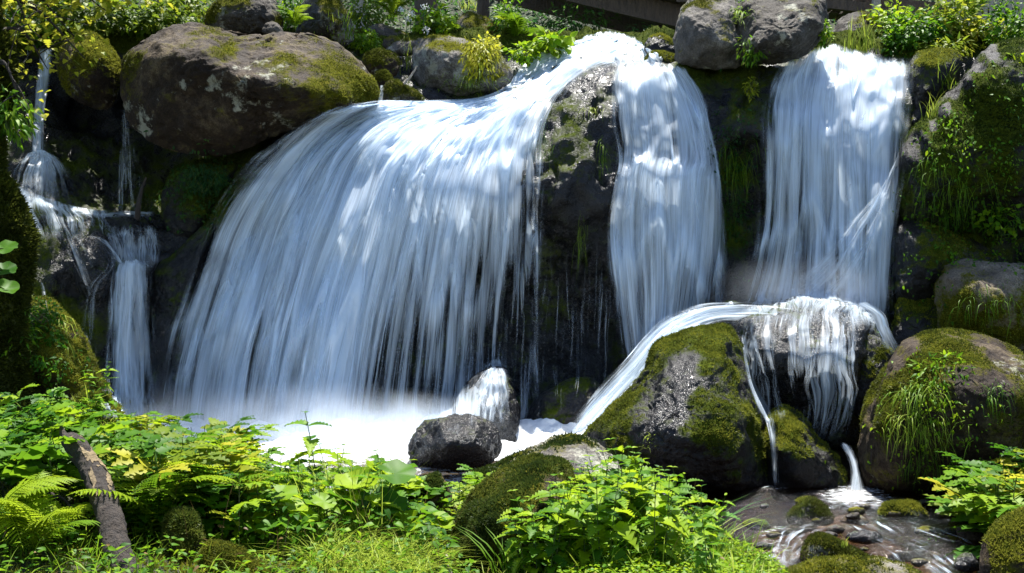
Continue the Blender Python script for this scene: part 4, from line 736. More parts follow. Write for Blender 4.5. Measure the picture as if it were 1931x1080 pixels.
for k, g in enumerate((
  [[(1500,985,.3),(1460,1005,.6),(1440,1040,.7),(1425,1075,.6)],[(1545,992,.4),(1500,1010,.7),(1480,1040,.8),(1470,1080,.6)],[(1575,1005,.3),(1530,1018,.6),(1515,1040,.7),(1510,1085,.6)]],
  [[(1570,990,.3),(1640,1030,.5),(1700,1070,.6),(1760,1120,.5)],[(1620,985,.3),(1690,1025,.5),(1760,1065,.5),(1830,1115,.4)],[(1690,985,.3),(1740,1020,.45),(1800,1055,.5),(1860,1100,.4)]],
  [[(1660,990,.3),(1700,1000,.5),(1760,1020,.4),(1820,1045,.3)],[(1720,985,.3),(1770,1000,.5),(1810,1020,.5),(1850,1040,.3)]])):
    f.sheet(g, 0.0, nu=110, nv=60, seed=100 + k, relief=.012, depth=sd_, free=False, fade=.2, vin=.25, vout=.2, gain=.33, rise=.02, wander=20, rag=1)
f.build('rapids', 'white streaked rapids between the stones at the bottom right', 'rapid', cat='rapids')

def mist(label, c, r, dens):
    b = N('mist_volume'); tc = b.n('TexCoord').outputs['Object']; ln = b.n('VectorMath', operation='LENGTH'); b.l(tc, ln.inputs[0])
    fall = b.rng(ln.outputs['Value'], 0.15, 1.0, 1.0, 0.0); nz = b.rng(b.noise(b.pos(), 2.2, 3, .6), .35, .7, .15, 1.0)
    v = b.n('VolumePrincipled'); v.inputs['Color'].default_value = (.84, .92, 1, 1); v.inputs['Anisotropy'].default_value = .25
    b.l(b.math('MULTIPLY', b.math('MULTIPLY', b.math('POWER', fall, 1.6), nz), dens), v.inputs['Density']); b.l(v.outputs[0], b.out.inputs['Volume'])
    th, ph = np.meshgrid(np.linspace(0, 2 * np.pi, 24, endpoint=False), np.linspace(.05, np.pi - .05, 12)); V = np.stack([np.cos(th) * np.sin(ph), np.sin(th) * np.sin(ph), np.cos(ph)], -1).reshape(-1, 3)
    o = obj('mist', mesh('mist', V, grid_faces(12, 24, True)[:, ::-1], b.m), None, tuple(c)); o.scale = r; tag(o, label, 'mist', kind='stuff')
mist('white spray drifting at the foot of the main waterfall', P3(520, 815, 10.2), (2.2, .8, .55), 3.6)
mist('white spray over the foam right of the main waterfall base', P3(760, 815, 10.0), (1.1, .7, .42), 2.6)
mist('fine spray where the right waterfall strikes the domed boulder', P3(1510, 545, 10.7), (1.0, .5, .40), 1.0)
# ------------------------------------------------------------------ timber: footbridge, boardwalk, picket fence, log, sticks
def plank(a, b, w_, h_, up=(0, 0, 1), jit=0.004):
    a, b = np.array(a, float), np.array(b, float); x = b - a; x /= np.linalg.norm(x); u = np.array(up, float); y = np.cross(u, x); y /= np.linalg.norm(y); z = np.cross(x, y)
    V = []; n = 6
    for t in np.linspace(0, 1, n):
        c = a + (b - a) * t
        for sy, sz in ((-1, -1), (1, -1), (1, 1), (-1, 1)): V.append(c + y * sy * (w_ / 2 + rng.normal(0, jit)) + z * sz * (h_ / 2 + rng.normal(0, jit)))
    Fc = grid_faces(n, 4, True).tolist() + [[3, 2, 1, 0], [(n - 1) * 4 + k for k in range(4)]]
    return np.array(V), np.array(Fc)
def part(name, VF, mat, parent, smooth=False):
    o = solid(name, VF[0] - np.array(parent.location), VF[1], M[mat], {'tint': np.full(len(VF[0]), .5)}, None, parent, smooth); return o
br = empty('footbridge', tuple(P3(1290, 60, 15.0))); tag(br, 'dark timber footbridge beam crossing above the stream at the top edge', 'footbridge')
A0, A1 = P3(900, -55, 16.4), P3(1330, 42, 14.6); dirv = (A1 - A0) / np.linalg.norm(A1 - A0)
part('beam', plank(A0, A1, .22, .30), 'timber', br); part('beam', plank(A0 + [0.35, 1.3, .02], A1 + [0.35, 1.3, .02], .22, .30), 'timber', br)
side = np.cross(dirv, [0, 0, 1]); side /= np.linalg.norm(side); side = side if side[1] > 0 else -side
for k in range(26):
    c = A0 + (A1 - A0) * (k + .5) / 26 + [0, 0, .19]; part('deck_plank', plank(c - side * .35, c + side * 1.75, .155, .05), 'timber', br)
for k in range(4):
    c = A0 + (A1 - A0) * (k + .5) / 4 + [0, 0, .2]; part('railing_post', plank(c, c + [0, 0, 1.0], .09, .09, (1, 0, 0)), 'timber', br)
part('handrail', plank(A0 + [0, 0, 1.2], A1 + [0, 0, 1.2], .1, .07), 'timber', br)
bw = empty('boardwalk', tuple(P3(1640, 30, 14.5))); tag(bw, 'weathered timber boardwalk with railing above the right waterfall', 'boardwalk')
a, b = P3(1545, 2, 14.4), P3(1790, 30, 14.0)
part('edge_beam', plank(a + [0, 0, -.02], b + [0, 0, -.02], .09, .14), 'timber', bw); part('edge_beam', plank(a + [0, .15, .15], b + [0, .15, .15], .05, .09), 'timber', bw)
for k in range(11):
    c = a + (b - a) * (k + .5) / 11; part('deck_plank', plank(c + [0, .02, .09], c + [.1, 1.2, .12], .14, .035), 'timber', bw)
for px in (1652, 1792):
    c = P3(px, 22, 14.1); part('post', plank(c - [0, 0, .3], c + [0, 0, .75], .10, .09, (1, 0, 0)), 'timber_pale' if px == 1652 else 'timber_pale', bw)
for k in range(3):
    part('joist', plank(P3(1575 + k * 40, 18 + k * 4, 14.5), P3(1578 + k * 40, 22 + k * 4, 15.4), .07, .09), 'timber', bw)
fe = empty('picket_fence', tuple(P3(1860, 35, 14.0))); tag(fe, 'weathered picket fence behind the shrubs at the top right corner', 'fence')
for k in range(15):
    c = P3(1800 + k * 11.5, 30, 13.9); part('picket', plank(c - [0, 0, .12], c + [0, 0, .8], .055, .02, (0, 1, 0)), 'timber_pale', fe)
for zz in (.06, .55): part('rail', plank(P3(1790, 30, 13.93) + [0, 0, zz], P3(1975, 30, 13.93) + [0, 0, zz], .025, .06), 'timber', fe)

lg = empty('fallen_log', (X(230, 4.3), 4.3, gz(X(230, 4.3), 4.3))); tag(lg, 'dead log with peeling bark leaning among the ferns at the lower left', 'log')
lp = catmull([P3(255, 1130, 4.25), P3(225, 1050, 4.4), P3(205, 970, 4.6), P3(180, 900, 4.85), P3(150, 850, 5.0), P3(132, 830, 5.1)], 150)
Vt, Ft = tube(lp, np.interp(np.linspace(0, 1, 150), [0, .3, .8, 1], [.062, .055, .052, .042]), 64)
Nn = vnormals(Vt, Ft); Vt = Vt + Nn * (0.016 * fbm(Vt * [14, 14, 4], 4) + 0.008 * fbm(Vt * 30, 3))[:, None]
part('trunk', (Vt, Ft), 'bark', lg, True)
th = np.arctan2(Nn[:, 2], Nn[:, 0]); tt = np.r_[np.repeat(np.linspace(0, 1, 150), 64), 0, 1]
keep = (fbm(np.stack([th * 1.6, tt * 8, tt * 0 + 3], 1), 5) > 0.03) & (th > .2) & (th < 2.2) & (tt > .45) & (tt < .9)
kf = Ft[keep[Ft].all(1)]; part('bare_patch', (Vt + Nn * .003, kf), 'barewood', lg, True)
part('snag', tube(catmull([P3(140, 850, 5.0), P3(122, 825, 5.05), P3(115, 805, 5.1)], 10), np.linspace(.035, .008, 10), 10), 'bark', lg, True)
def stick(label, pts, r0, r1, mat='bark', d=None):
    p = catmull([P3(*q_) for q_ in pts], 16); p += rng.normal(0, .003, p.shape); Vt, Ft = tube(p, np.linspace(r0, r1, 16), 8)
    o = solid('stick', Vt, Ft, M[mat], None, p[0]); tag(o, label, 'stick')
stick('dark branch standing upright in the left cascade pool', [(258,412,11.4),(261,385,11.4),(266,360,11.45),(276,335,11.5)], .035, .012)
stick('grey twig wedged on the mossy stone at the brink', [(762,158,12.0),(775,142,12.0),(787,124,12.0)], .018, .007, 'timber_pale')
stick('thin bare twig lying on the moss left of the log', [(80,925,5.0),(115,938,4.9),(150,965,4.8)], .009, .004)
stick('pale broken twig at the bottom edge beside the mossy dark boulder', [(852,1095,4.9),(846,1060,5.0),(838,1040,5.05)], .010, .005, 'timber_pale')
stick('crooked dead twig on the leaf litter at the far left', [(40,985,4.7),(75,1000,4.65),(110,1030,4.6)], .008, .004)

# ------------------------------------------------------------------ leaf shapes
def leaf_tpl(n, W, serr=0.0, fold=0.25, droop=0.25, p=0.75):
    xs = np.linspace(0, 1, n + 1); wd = W * np.sin(np.pi * np.clip(xs, 0, 1) ** p); V = []; T = []
    for k, (x, h) in enumerate(zip(xs, wd)):
        if k == n: h = 0.002
        V += [(x, 0, -droop * x * x), (x + (0.35 / n if serr else 0), h * (1 + serr * .3), -droop * x * x + fold * h), (x + (0.35 / n if serr else 0), -h * (1 + serr * .3), -droop * x * x + fold * h)]
    for k in range(n):
        a, b = 3 * k, 3 * k + 3
        T += [(a, a + 1, b), (a, b, a + 2)]
        if not serr: T += [(a + 1, b + 1, b), (a + 2, b, b + 2)]
        else:
            V += [((xs[k] + .55 / n), wd[k + 1] * (1 - serr), -droop * xs[k + 1] ** 2 + fold * wd[k + 1]), ((xs[k] + .55 / n), -wd[k + 1] * (1 - serr), -droop * xs[k + 1] ** 2 + fold * wd[k + 1])]
            i = len(V) - 2; T += [(a + 1, i, b), (i, b + 1, b), (a + 2, b, i + 1), (i + 1, b, b + 2)]
    return np.array(V), np.array(T)
L_NET = leaf_tpl(7, .27, .22, .25, .22, .62); L_SIM = leaf_tpl(4, .26, 0, .25, .3, .75); L_SMALL = leaf_tpl(2, .3, 0, .25, .2, .8); L_LONG = leaf_tpl(4, .14, 0, .2, .35, .7)
def round_tpl(nr=4, nt=26, cup=.18, ph=0.0):
    th = np.linspace(-np.pi * .93, np.pi * .93, nt); r = (1.0 - .10 * np.cos(th * 2)) * (1 + .05 * np.sin(th * 9 + ph) + .03 * np.sin(th * 17)); V = [(0, 0, 0)]; T = []
    for k in range(1, nr + 1):
        t = k / nr
        for a_, rr in zip(th, r): V.append((t * rr * np.cos(a_) + .12, t * rr * np.sin(a_), cup * t * t + .07 * t * np.sin(a_ * 5 + ph) * t - .12 * t * t * np.cos(a_)))
    for j in range(nt - 1):
        T.append((0, 1 + j, 2 + j))
        for k in range(nr - 1):
            a_ = 1 + k * nt + j; b_ = a_ + nt; T += [(a_, b_, b_ + 1), (a_, b_ + 1, a_ + 1)]
    return np.array(V), np.array(T)
def combine(parts_):
    V, T, n = [], [], 0
    for v, t in parts_: V.append(v); T.append(t + n); n += len(v)
    return np.vstack(V), np.vstack(T)
def place(tpl, pos, az, pitch, s, roll=0.0):
    ca, sa, cp, sp = math.cos(az), math.sin(az), math.cos(pitch), math.sin(pitch)
    x = np.array([ca * cp, sa * cp, sp]); y0 = np.array([-sa, ca, 0]); z0 = np.cross(x, y0)
    y = y0 * math.cos(roll) + z0 * math.sin(roll); z = np.cross(x, y)
    return tpl[0] @ np.stack([x, y, z]) * s + np.asarray(pos), tpl[1]
def compound_tpl(nl, lf, spread=1.1, stalk=.35):
    ps = [tube([(0, 0, 0), (stalk * .5, 0, .02), (1 - .62, 0, 0)], [.012, .009, .006], 4)]
    if nl == 3: lay = [(.36, 0, .62), (.34, spread, .5), (.34, -spread, .5)]
    else:
        lay = [(.55, 0, .45)]
        for k in range((nl - 1) // 2): lay += [(.52 - .26 * k, spread, .40 + .02 * k), (.52 - .26 * k, -spread, .40 + .02 * k)]
    for x, az, s in lay: ps.append(place(lf, (x, 0, 0), az, -.12, s))
    return combine(ps)
L_TRI = compound_tpl(3, leaf_tpl(5, .30, .2, .2, .25, .6)); L_PIN = compound_tpl(5, leaf_tpl(5, .27, .22, .2, .2, .6), 1.0)
def frond_tpl(L=1.0, np_=26, arch=.55, seed=0):
    r_ = np.random.default_rng(seed); t = np.linspace(0, 1, 24); path = np.stack([t * (1 - .18 * t * arch), .05 * np.sin(t * 3 + seed), t * .95 * arch * 1.5 - t ** 2 * arch * 1.45], 1); path *= L
    ps = [tube(path, np.linspace(.008, .002, 24) * L, 4)]
    pin = leaf_tpl(9, .085, .55, .12, .18, .55)
    for k in range(np_):
        s = .10 + .89 * k / np_; i = s * 23; j = int(i); q_ = path[j] + (path[min(j + 1, 23)] - path[j]) * (i - j); tg = path[min(j + 1, 23)] - path[j]; pit = math.atan2(tg[2], tg[0])
        ln = .27 * L * math.sin(math.pi * min(1, (.10 + s * .93)) ** 1.05) ** .8 * (1 if s < .95 else .8) + .008
        for sg in (-1, 1): ps.append(place(pin, q_, sg * (1.25 - .25 * s) + r_.normal(0, .05), pit * .4 - .12 + r_.normal(0, .06), ln, sg * .15))
    return combine(ps)
def tpl_mesh(name, tpl, mat, tint=.5):
    return mesh(name, tpl[0], tpl[1], M[mat], {'tint': np.full(len(tpl[0]), tint) if np.isscalar(tint) else tint}, True)

def blades(n, base, h, bend, width, az=None, acc=None, tint=(.3, .8), hang=0.0):
    h = np.broadcast_to(h, (n,)); az = rng.uniform(0, 2 * np.pi, n) if az is None else az; bend = np.broadcast_to(bend, (n,))
    hd = np.stack([np.cos(az), np.sin(az), np.zeros(n)], 1); sd = np.stack([-np.sin(az + rng.normal(0, .5, n)), np.cos(az), np.zeros(n)], 1)
    ts = [0, .3, .55, .78, 1.0]; VV = []
    for t in ts:
        c = base + hd * (h * bend * (t ** 1.6 if not hang else t ** .7))[:, None] + np.array([0, 0, 1.0]) * (h * (t * (1 - hang) - hang * t ** 1.7 - .38 * np.minimum(bend, 1.6) * t ** 2.2))[:, None]
        wv = sd * (width * (1 - t) ** .55 * .5 + 1e-5) if np.isscalar(width) else sd * (width * (1 - t) ** .55 * .5)[:, None]
        VV += [c - wv, c + wv] if t < 1 else [c]
    V = np.stack(VV, 1); k = V.shape[1]; T = []
    for i in range(3): T += [(2 * i, 2 * i + 1, 2 * i + 3), (2 * i, 2 * i + 3, 2 * i + 2)]
    T += [(6, 7, 8)]; T = np.array(T)
    acc = acc or Acc(); acc.V.append(V.reshape(-1, 3)); acc.F.append((T[None] + (np.arange(n) * k)[:, None, None]).reshape(-1, 3) + acc.n)
    acc.T.append(np.repeat(rng.uniform(*tint, n), k)); acc.n += n * k; return acc
def drop(x, y):
    h = bvh.ray_cast(Vector((x, y, 9)), Vector((0, 0, -1))); return h[0].z if h[0] is not None else 0.0
def bankz(x, y):
    h = bank_bvh.ray_cast(Vector((x, y, 9)), Vector((0, 0, -1))); return h[0].z if h[0] is not None else 0.0

# ------------------------------------------------------------------ herbs of the near bank: build kinds once, then copy
ME_NET = [tpl_mesh('nettle_leaf', leaf_tpl(7, .27 + .02 * k, .22, .2 + .1 * k, .15 + .15 * k, .62), 'leaf', .35 + .2 * k) for k in range(3)]
ME_TRI = [tpl_mesh('trifoliate_leaf', L_TRI, 'leaf', .3 + .15 * k) for k in range(2)]
ME_PIN = [tpl_mesh('divided_leaf', L_PIN, ('leaf', 'leaf', 'leaf_yellow')[k], .45 + .1 * k) for k in range(3)]
ME_RND = [tpl_mesh('round_leaf', round_tpl(ph=k * 1.7, cup=.1 + .1 * k), 'leaf', .42 + .12 * k) for k in range(3)]
ME_FRD = [tpl_mesh('fern_frond', frond_tpl(1, 26, .45 + .15 * k, k), 'fern', .5 + .1 * k) for k in range(3)]
def leaf_obj(me, parent, pos, az, pitch, s, roll=0.0, name='leaf'):
    o = bpy.data.objects.new(name, me); COL.objects.link(o); kid(o, parent)
    o.matrix_basis = Matrix.Translation(pos) @ Matrix.Rotation(az, 4, 'Z') @ Matrix.Rotation(-pitch, 4, 'Y') @ Matrix.Rotation(roll, 4, 'X') @ Matrix.Scale(s, 4); return o
def stem_part(parent, path, r0, r1, name='stem'):
    Vt, Ft = tube(path, np.linspace(r0, r1, len(path)), 5); o = obj(name, mesh(name, Vt, Ft, M['stem'], {'tint': np.full(len(Vt), .5)})); kid(o, parent); return o
def make_nettle(k):                                     # unit height
    e = empty('nettle', (0, 0, 0)); r_ = random.Random(k); bx, by = r_.uniform(-.14, .14), r_.uniform(-.14, .14)
    t = np.linspace(0, 1, 10); path = np.stack([bx * t ** 2, by * t ** 2, t], 1); stem_part(e, path, .0075, .0035)
    n = 7 + k % 2; az = r_.uniform(0, 3)
    for j in range(n):
        tt = .26 + .74 * j / (n - 1); p = (bx * tt * tt, by * tt * tt, tt); s = .29 * math.sin(math.pi * (.18 + .68 * j / (n - 1))) ** .9 * (1 if j < n - 1 else .55); az += 1.45 + r_.uniform(-.25, .25)
        for sg in (0, math.pi): leaf_obj(ME_NET[r_.randrange(3)], e, p, az + sg + r_.uniform(-.2, .2), -.25 + .75 * j / n + r_.uniform(-.2, .2), s * r_.uniform(.85, 1.15), r_.uniform(-.3, .3))
    return e
def make_herb(k, MEs, name, nl=8):
    e = empty(name, (0, 0, 0)); r_ = random.Random(50 + k); az = r_.uniform(0, 6)
    t = np.linspace(0, 1, 8); stem_part(e, np.stack([.08 * np.sin(t * 3 + k), .06 * t, t * .9], 1), .008, .004)
    for j in range(nl):
        tt = .35 + .6 * j / nl; p = (.08 * math.sin(tt * 3 + k), .06 * tt, tt * .9); az += 2.4 + r_.uniform(-.3, .3)
        leaf_obj(MEs[r_.randrange(len(MEs))], e, p, az, .35 + r_.uniform(-.35, .3), r_.uniform(.5, .8) * (1.1 - .35 * tt), r_.uniform(-.3, .3))
    return e
def make_butterbur(k):
    e = empty('butterbur', (0, 0, 0)); r_ = random.Random(90 + k)
    for j in range(5 + k % 3):
        az = j * 2.4 + r_.uniform(-.4, .4); rr, h = r_.uniform(.15, .5), r_.uniform(.55, 1.0); tip = (rr * math.cos(az), rr * math.sin(az), h)
        t = np.linspace(0, 1, 7)[:, None]; path = np.array([[0, 0, 0]]) * (1 - t) + np.array([tip]) * t + np.array([[0, 0, .12]]) * np.sin(t * np.pi); stem_part(e, path, .014, .009, 'leaf_stalk')
        leaf_obj(ME_RND[r_.randrange(3)], e, tip, az + r_.uniform(-.5, .5), r_.uniform(-.45, .1), r_.uniform(.19, .31), r_.uniform(-.35, .35))
    return e
def make_fern(k, nf=8):
    e = empty('fern', (0, 0, 0)); r_ = random.Random(130 + k)
    for j in range(nf): leaf_obj(ME_FRD[r_.randrange(3)], e, (0, 0, 0), j * 6.283 / nf + r_.uniform(-.3, .3), r_.uniform(.25, .85), r_.uniform(.75, 1.1), r_.uniform(-.2, .2), 'frond')
    return e
PROTO = {'nettle': [make_nettle(k) for k in range(4)], 'bramble': [make_herb(k, ME_TRI, 'bramble', 9) for k in range(3)], 'herb': [make_herb(k + 7, ME_PIN, 'goutweed', 8) for k in range(3)],
         'butterbur': [make_butterbur(k) for k in range(3)], 'fern': [make_fern(k) for k in range(3)]}
FRESH = {id(p) for v in PROTO.values() for p in v}
def plant(kind, x, y, h, label, group, cat='plant', z=None, k=None, tilt=.12):
    p = random.choice(PROTO[kind]) if k is None else PROTO[kind][k]
    if id(p) in FRESH: FRESH.discard(id(p)); o = p
    else: o = copy_tree(p)
    o.location = (x, y, (bankz(x, y) if z is None else z) - .01); o.rotation_euler = (random.uniform(-tilt, tilt), random.uniform(-tilt, tilt), random.uniform(0, 6.28)); o.scale = (h, h, h)
    tag(o, label, cat, group); return o
def htop(px, ytop, d): return max(.12, CH + (CY - ytop) / F * d - bankz(X(px, d), d))
def thicket(kind, n, px0, px1, d0, d1, line, label, group, cat='plant', drop_px=42, cap=.85, dref=6.2, wid=1.0, tilt=.12, skip=None):
    xs, ys = zip(*line)
    for i in range(n):
        d = d0 + (d1 - d0) * ((i + random.random()) / n); px = random.uniform(px0, px1)
        yt = np.interp(px, xs, ys) + (dref - d) * drop_px + abs(random.gauss(0, 22)); h = min(cap, htop(px, yt, d))
        row = 'front' if i < n / 2 else 'back'; col = ('left', 'middle', 'right')[min(2, int(3 * (px - px0) / (px1 - px0)))]
        if d < 5.25 and 105 < px < 285: continue
        plant(kind, X(px, d), d, h * wid, label if n < 9 else label + ', ' + row + ' ' + col, group, cat, tilt=tilt)
LINE_R = [(900,960),(950,915),(1000,862),(1080,840),(1180,808),(1250,825),(1330,868),(1400,945),(1450,1000)]
LINE_L = [(0,725),(100,728),(160,742),(220,755),(300,752),(420,780),(480,828),(560,832),(640,822),(720,838),(790,868),(830,950)]
thicket('nettle', 80, 960, 1345, 4.5, 6.0, LINE_R, 'leafy nettle in the dense thicket right of the mossy dark boulder', 'nettles right of the mossy boulder', 'nettle', cap=.9)
thicket('nettle', 30, 480, 810, 5.2, 6.5, LINE_L, 'toothed nettle among the broad leaves before the foaming pool', 'nettles before the foaming pool', 'nettle', cap=.7)
plant('nettle', X(600, 6.0), 6.0, .62, 'tall single nettle standing up against the white foam', None, 'nettle', k=0, tilt=.02)
thicket('herb', 42, 225, 520, 4.9, 6.6, LINE_L, 'divided-leaved herb on the bank below the narrow left fall', 'divided-leaved herbs on the left bank', 'herb', cap=.72)
thicket('herb', 10, 800, 960, 5.8, 6.6, [(800,905),(860,880),(930,880),(960,930)], 'divided-leaved herb between the earthy rock and the pale granite rock', 'herbs before the pale granite rock', 'herb', cap=.45)
thicket('bramble', 34, -60, 190, 4.9, 6.5, LINE_L, 'three-leaved bramble shoot in the shade at the left edge', 'bramble shoots at the left edge', 'bramble', cap=.75)
thicket('butterbur', 14, 430, 820, 5.0, 6.3, [(400,870),(480,850),(600,870),(720,842),(800,875)], 'butterbur with broad round leaves in the centre left foreground', 'butterbur on the left bank', 'butterbur', cap=.6)
thicket('butterbur', 3, 820, 930, 5.9, 6.4, [(800,905),(860,890),(940,900)], 'butterbur with round leaves left of the mossy dark boulder', 'butterbur beside the mossy boulder', 'butterbur', cap=.45)
for px, d, h, lab in ((290,4.9,.64,'largest fern arching beside the fallen log'),(385,5.2,.66,'fern right of the large log-side fern'),(250,5.4,.5,'fern half hidden behind the fallen log'),(345,5.9,.5,'pale fern near the top of the left bank'),
                      (60,4.4,.46,'low fern at the very bottom left'),(-20,4.5,.48,'fern cut off by the left edge'),(110,4.7,.34,'small fern on the moss before the brambles'),(480,5.6,.45,'fern among the divided-leaved herbs')):
    plant('fern', X(px, d), d, h, lab, None, 'fern', k=None)
thicket('herb', 16, 1835, 2000, 6.9, 8.2, [(1800,920),(1840,880),(1880,838),(1931,820),(2000,800)], 'feathery-leaved shrub shoot on the right bank below the great mossy boulder', 'shrub shoots on the right bank', 'shrub', cap=.75, dref=7.5, drop_px=30)
for px, py, d, h, lab in ((170,742,6.55,.22,'sprig with narrow leaves on the mossy mound, left one'),(200,745,6.6,.24,'sprig with narrow leaves on the mossy mound, right one'),(185,760,6.4,.2,'short sprig on the front of the mossy mound')):
    plant('nettle', X(px, d), d, h, lab, None, 'herb', z=drop(X(px, d), d))
# grass and low ground cover of the near bank
acc = Acc()
def strew(n, px0, px1, d0, d1, h, bend, wd, tint, zmin=.05, acc=acc):
    d = rng.uniform(d0, d1, n); x = X(rng.uniform(px0, px1, n), d); z = ground(np.stack([x, d], 1)); k = z > zmin; x, d, z = x[k], d[k], z[k]; m = len(x)
    blades(m, np.stack([x, d, z - .01], 1), rng.uniform(h * .5, h * 1.2, m), rng.uniform(bend * .3, bend * 1.4, m), wd, None, acc, tint)
strew(1200, -100, 900, 3.9, 6.4, .18, .8, .006, (.2, .7)); strew(1500, 900, 1480, 4.2, 6.0, .12, .8, .005, (.4, .95)); strew(420, 1100, 1450, 4.4, 5.8, .24, .7, .008, (.4, .9)); strew(700, 1830, 2050, 6.6, 8.2, .25, .8, .009, (.4, .9))
strew(1100, 580, 800, 4.6, 5.3, .24, 1.4, .006, (.6, 1)); strew(260, 560, 720, 5.2, 6.2, .5, .5, .006, (.5, .95)); strew(500, 100, 260, 6.0, 6.6, .16, .9, .006, (.6, 1))
g_o = acc.build('grass', M['grass']); tag(g_o, 'thin green grass between the herbs of the near bank', 'grass', kind='stuff')
acc = Acc()
def cover(n, px0, px1, d0, d1, s, tint, hmax, tpl=L_SMALL, zmin=.06):
    d = rng.uniform(d0, d1, n); x = X(rng.uniform(px0, px1, n), d); z = ground(np.stack([x, d], 1)); k = z > zmin; x, d, z = x[k], d[k], z[k]; m = len(x)
    az = rng.uniform(0, 6.28, m); dr = np.stack([np.cos(az), np.sin(az), rng.normal(.1, .35, m)], 1); up = np.stack([rng.normal(0, .35, m), rng.normal(0, .35, m), np.ones(m)], 1)
    acc.scatter(tpl, np.stack([x, d, z + rng.random(m) ** 1.5 * hmax], 1), dr, up, rng.uniform(s * .6, s * 1.4, m), np.clip(rng.normal(tint, .2, m), 0, 1))
cover(9000, 1050, 1490, 4.2, 5.0, .028, .8, .12); cover(5000, 1250, 1490, 5.0, 5.9, .03, .75, .1); cover(5000, -100, 900, 3.9, 6.5, .036, .5, .12, L_SIM); cover(3500, 200, 850, 4.8, 6.5, .05, .4, .26, L_SIM); cover(2500, 1830, 2060, 6.7, 8.4, .035, .55, .3, L_SIM); cover(2500, 960, 1350, 4.6, 6.0, .045, .35, .2, L_SIM)
c_o = acc.build('ground_cover', M['leaf']); tag(c_o, 'low small-leaved herbs carpeting the near bank', 'ground cover', kind='stuff')
acc = Acc(); cover(300, -100, 1450, 4.0, 6.4, .036, .5, .16, L_SIM); o = acc.build('dead_leaves', M['dead']); tag(o, 'withered brown leaves caught among the herbs of the near bank', 'dead leaves', kind='stuff')
acc = Acc(); strew(160, 100, 1300, 4.6, 6.3, .42, .35, .004, (.5, 1), acc=acc); o = acc.build('dry_stalks', M['dead']); tag(o, 'thin dry stalks standing among the herbs of the near bank', 'stalks', kind='stuff')
for i, (px, d, hh, az0) in enumerate(((1300,5.4,.42,.2),(1330,5.6,.40,.1),(1270,5.1,.42,.4),(1120,4.6,.40,.3),(960,4.8,.3,2.6),(1360,5.5,.3,.0),(1190,4.7,.42,1.0))):
    a_ = Acc(); n = 7; x = X(px, d); b_ = np.stack([x + rng.normal(0, .03, n), d + rng.normal(0, .03, n), np.full(n, bankz(x, d) - .01)], 1)
    blades(n, b_, rng.uniform(hh * .7, hh * 1.25, n), rng.uniform(.5, 1.1, n), .011, az0 + rng.normal(0, .6, n), a_, (.35, .8))
    o = a_.build('grass_tuft', M['grass'], None, b_.mean(0)); tag(o, 'long-bladed grass tuft bending out over the nettles and stream', 'grass', 'long grass tufts in the right foreground')
# ------------------------------------------------------------------ tree at the left edge
tr = empty('tree', (X(-10, 8.0), 8.0, bankz(X(-10, 8.0), 8.0))); tag(tr, 'moss-clad tree at the left edge with leafy branches over the upper left corner', 'tree')
o0 = np.array(tr.location)
tp_ = catmull([P3(20, 800, 7.9), P3(5, 660, 7.95), P3(12, 540, 8.0), P3(14, 450, 8.0), P3(-12, 330, 8.05), P3(-8, 220, 8.1), P3(-2, 120, 8.2), P3(-30, -40, 8.4), P3(-60, -250, 8.8), P3(-110, -480, 9.4)], 120)
tt = np.linspace(0, 1, 120); rad = np.interp(tt, [0, .12, .3, .36, .45, .6, 1], [.2, .15, .17, .17, .10, .09, .05])
Vt, Ft = tube(tp_, rad, 36); Nn = vnormals(Vt, Ft); Vt = Vt + Nn * (.11 * fbm(Vt * [3, 3, 2.2], 4) + .03 * fbm(Vt * 11, 3))[:, None]; Nn = vnormals(Vt, Ft)
if ((Vt - np.repeat(np.vstack([tp_]), 36, 0).mean(0)) * Nn).sum() < 0: Nn = -Nn
trunk = solid('trunk', Vt - o0, Ft, M['trunk'], None, None, tr)
# moss on the trunk sits at the sub-part level
mm = np.clip(.75 + .6 * fbm(Vt * 3, 3), 0, 1); fuzz(Vt, Ft[:, ::-1], Nn, mm, 38000, M['moss'], trunk, o0, .04)
LM = place(leaf_tpl(5, .36, .25, .15, .25, .6), (0, 0, 0), 0, 0, 1)
acc = Acc(); bacc = []
ctr = [(-6.3, 13.0, 6.3, 1.4), (-6.9, 11.5, 6.2, 1.5), (-5.6, 10.3, 5.8, 1.2), (-7.3, 13.5, 6.0, 1.6), (-5.6, 9.0, 5.0, 1.1)]
for cx, cyy, cz, r_ in ctr:
    n = int(1500 * r_); dv_ = rng.normal(0, 1, (n, 3)); dv_ /= np.linalg.norm(dv_, axis=1, keepdims=True); p = np.array([cx, cyy, cz]) + dv_ * (rng.random((n, 1)) ** .45) * r_ * [1, 1, .6]
    p += .25 * np.stack([fbm(p * 1.5, 2), fbm(p * 1.5 + 9, 2), fbm(p * 1.5 + 20, 2)], 1)
    acc.scatter(LM, p, dv_ + rng.normal(0, .5, (n, 3)) + [0, 0, -.4], rng.normal(0, .4, (n, 3)) + [0, 0, 1], rng.uniform(.07, .13, n), np.clip(rng.normal(.5, .2, n), 0, 1))
    mid_ = (tp_[105] + np.array([cx, cyy, cz])) / 2 + [0, 0, .3]; bacc.append(tube(catmull([tp_[100], mid_, (cx, cyy, cz)], 12), np.linspace(.05, .012, 12), 6))
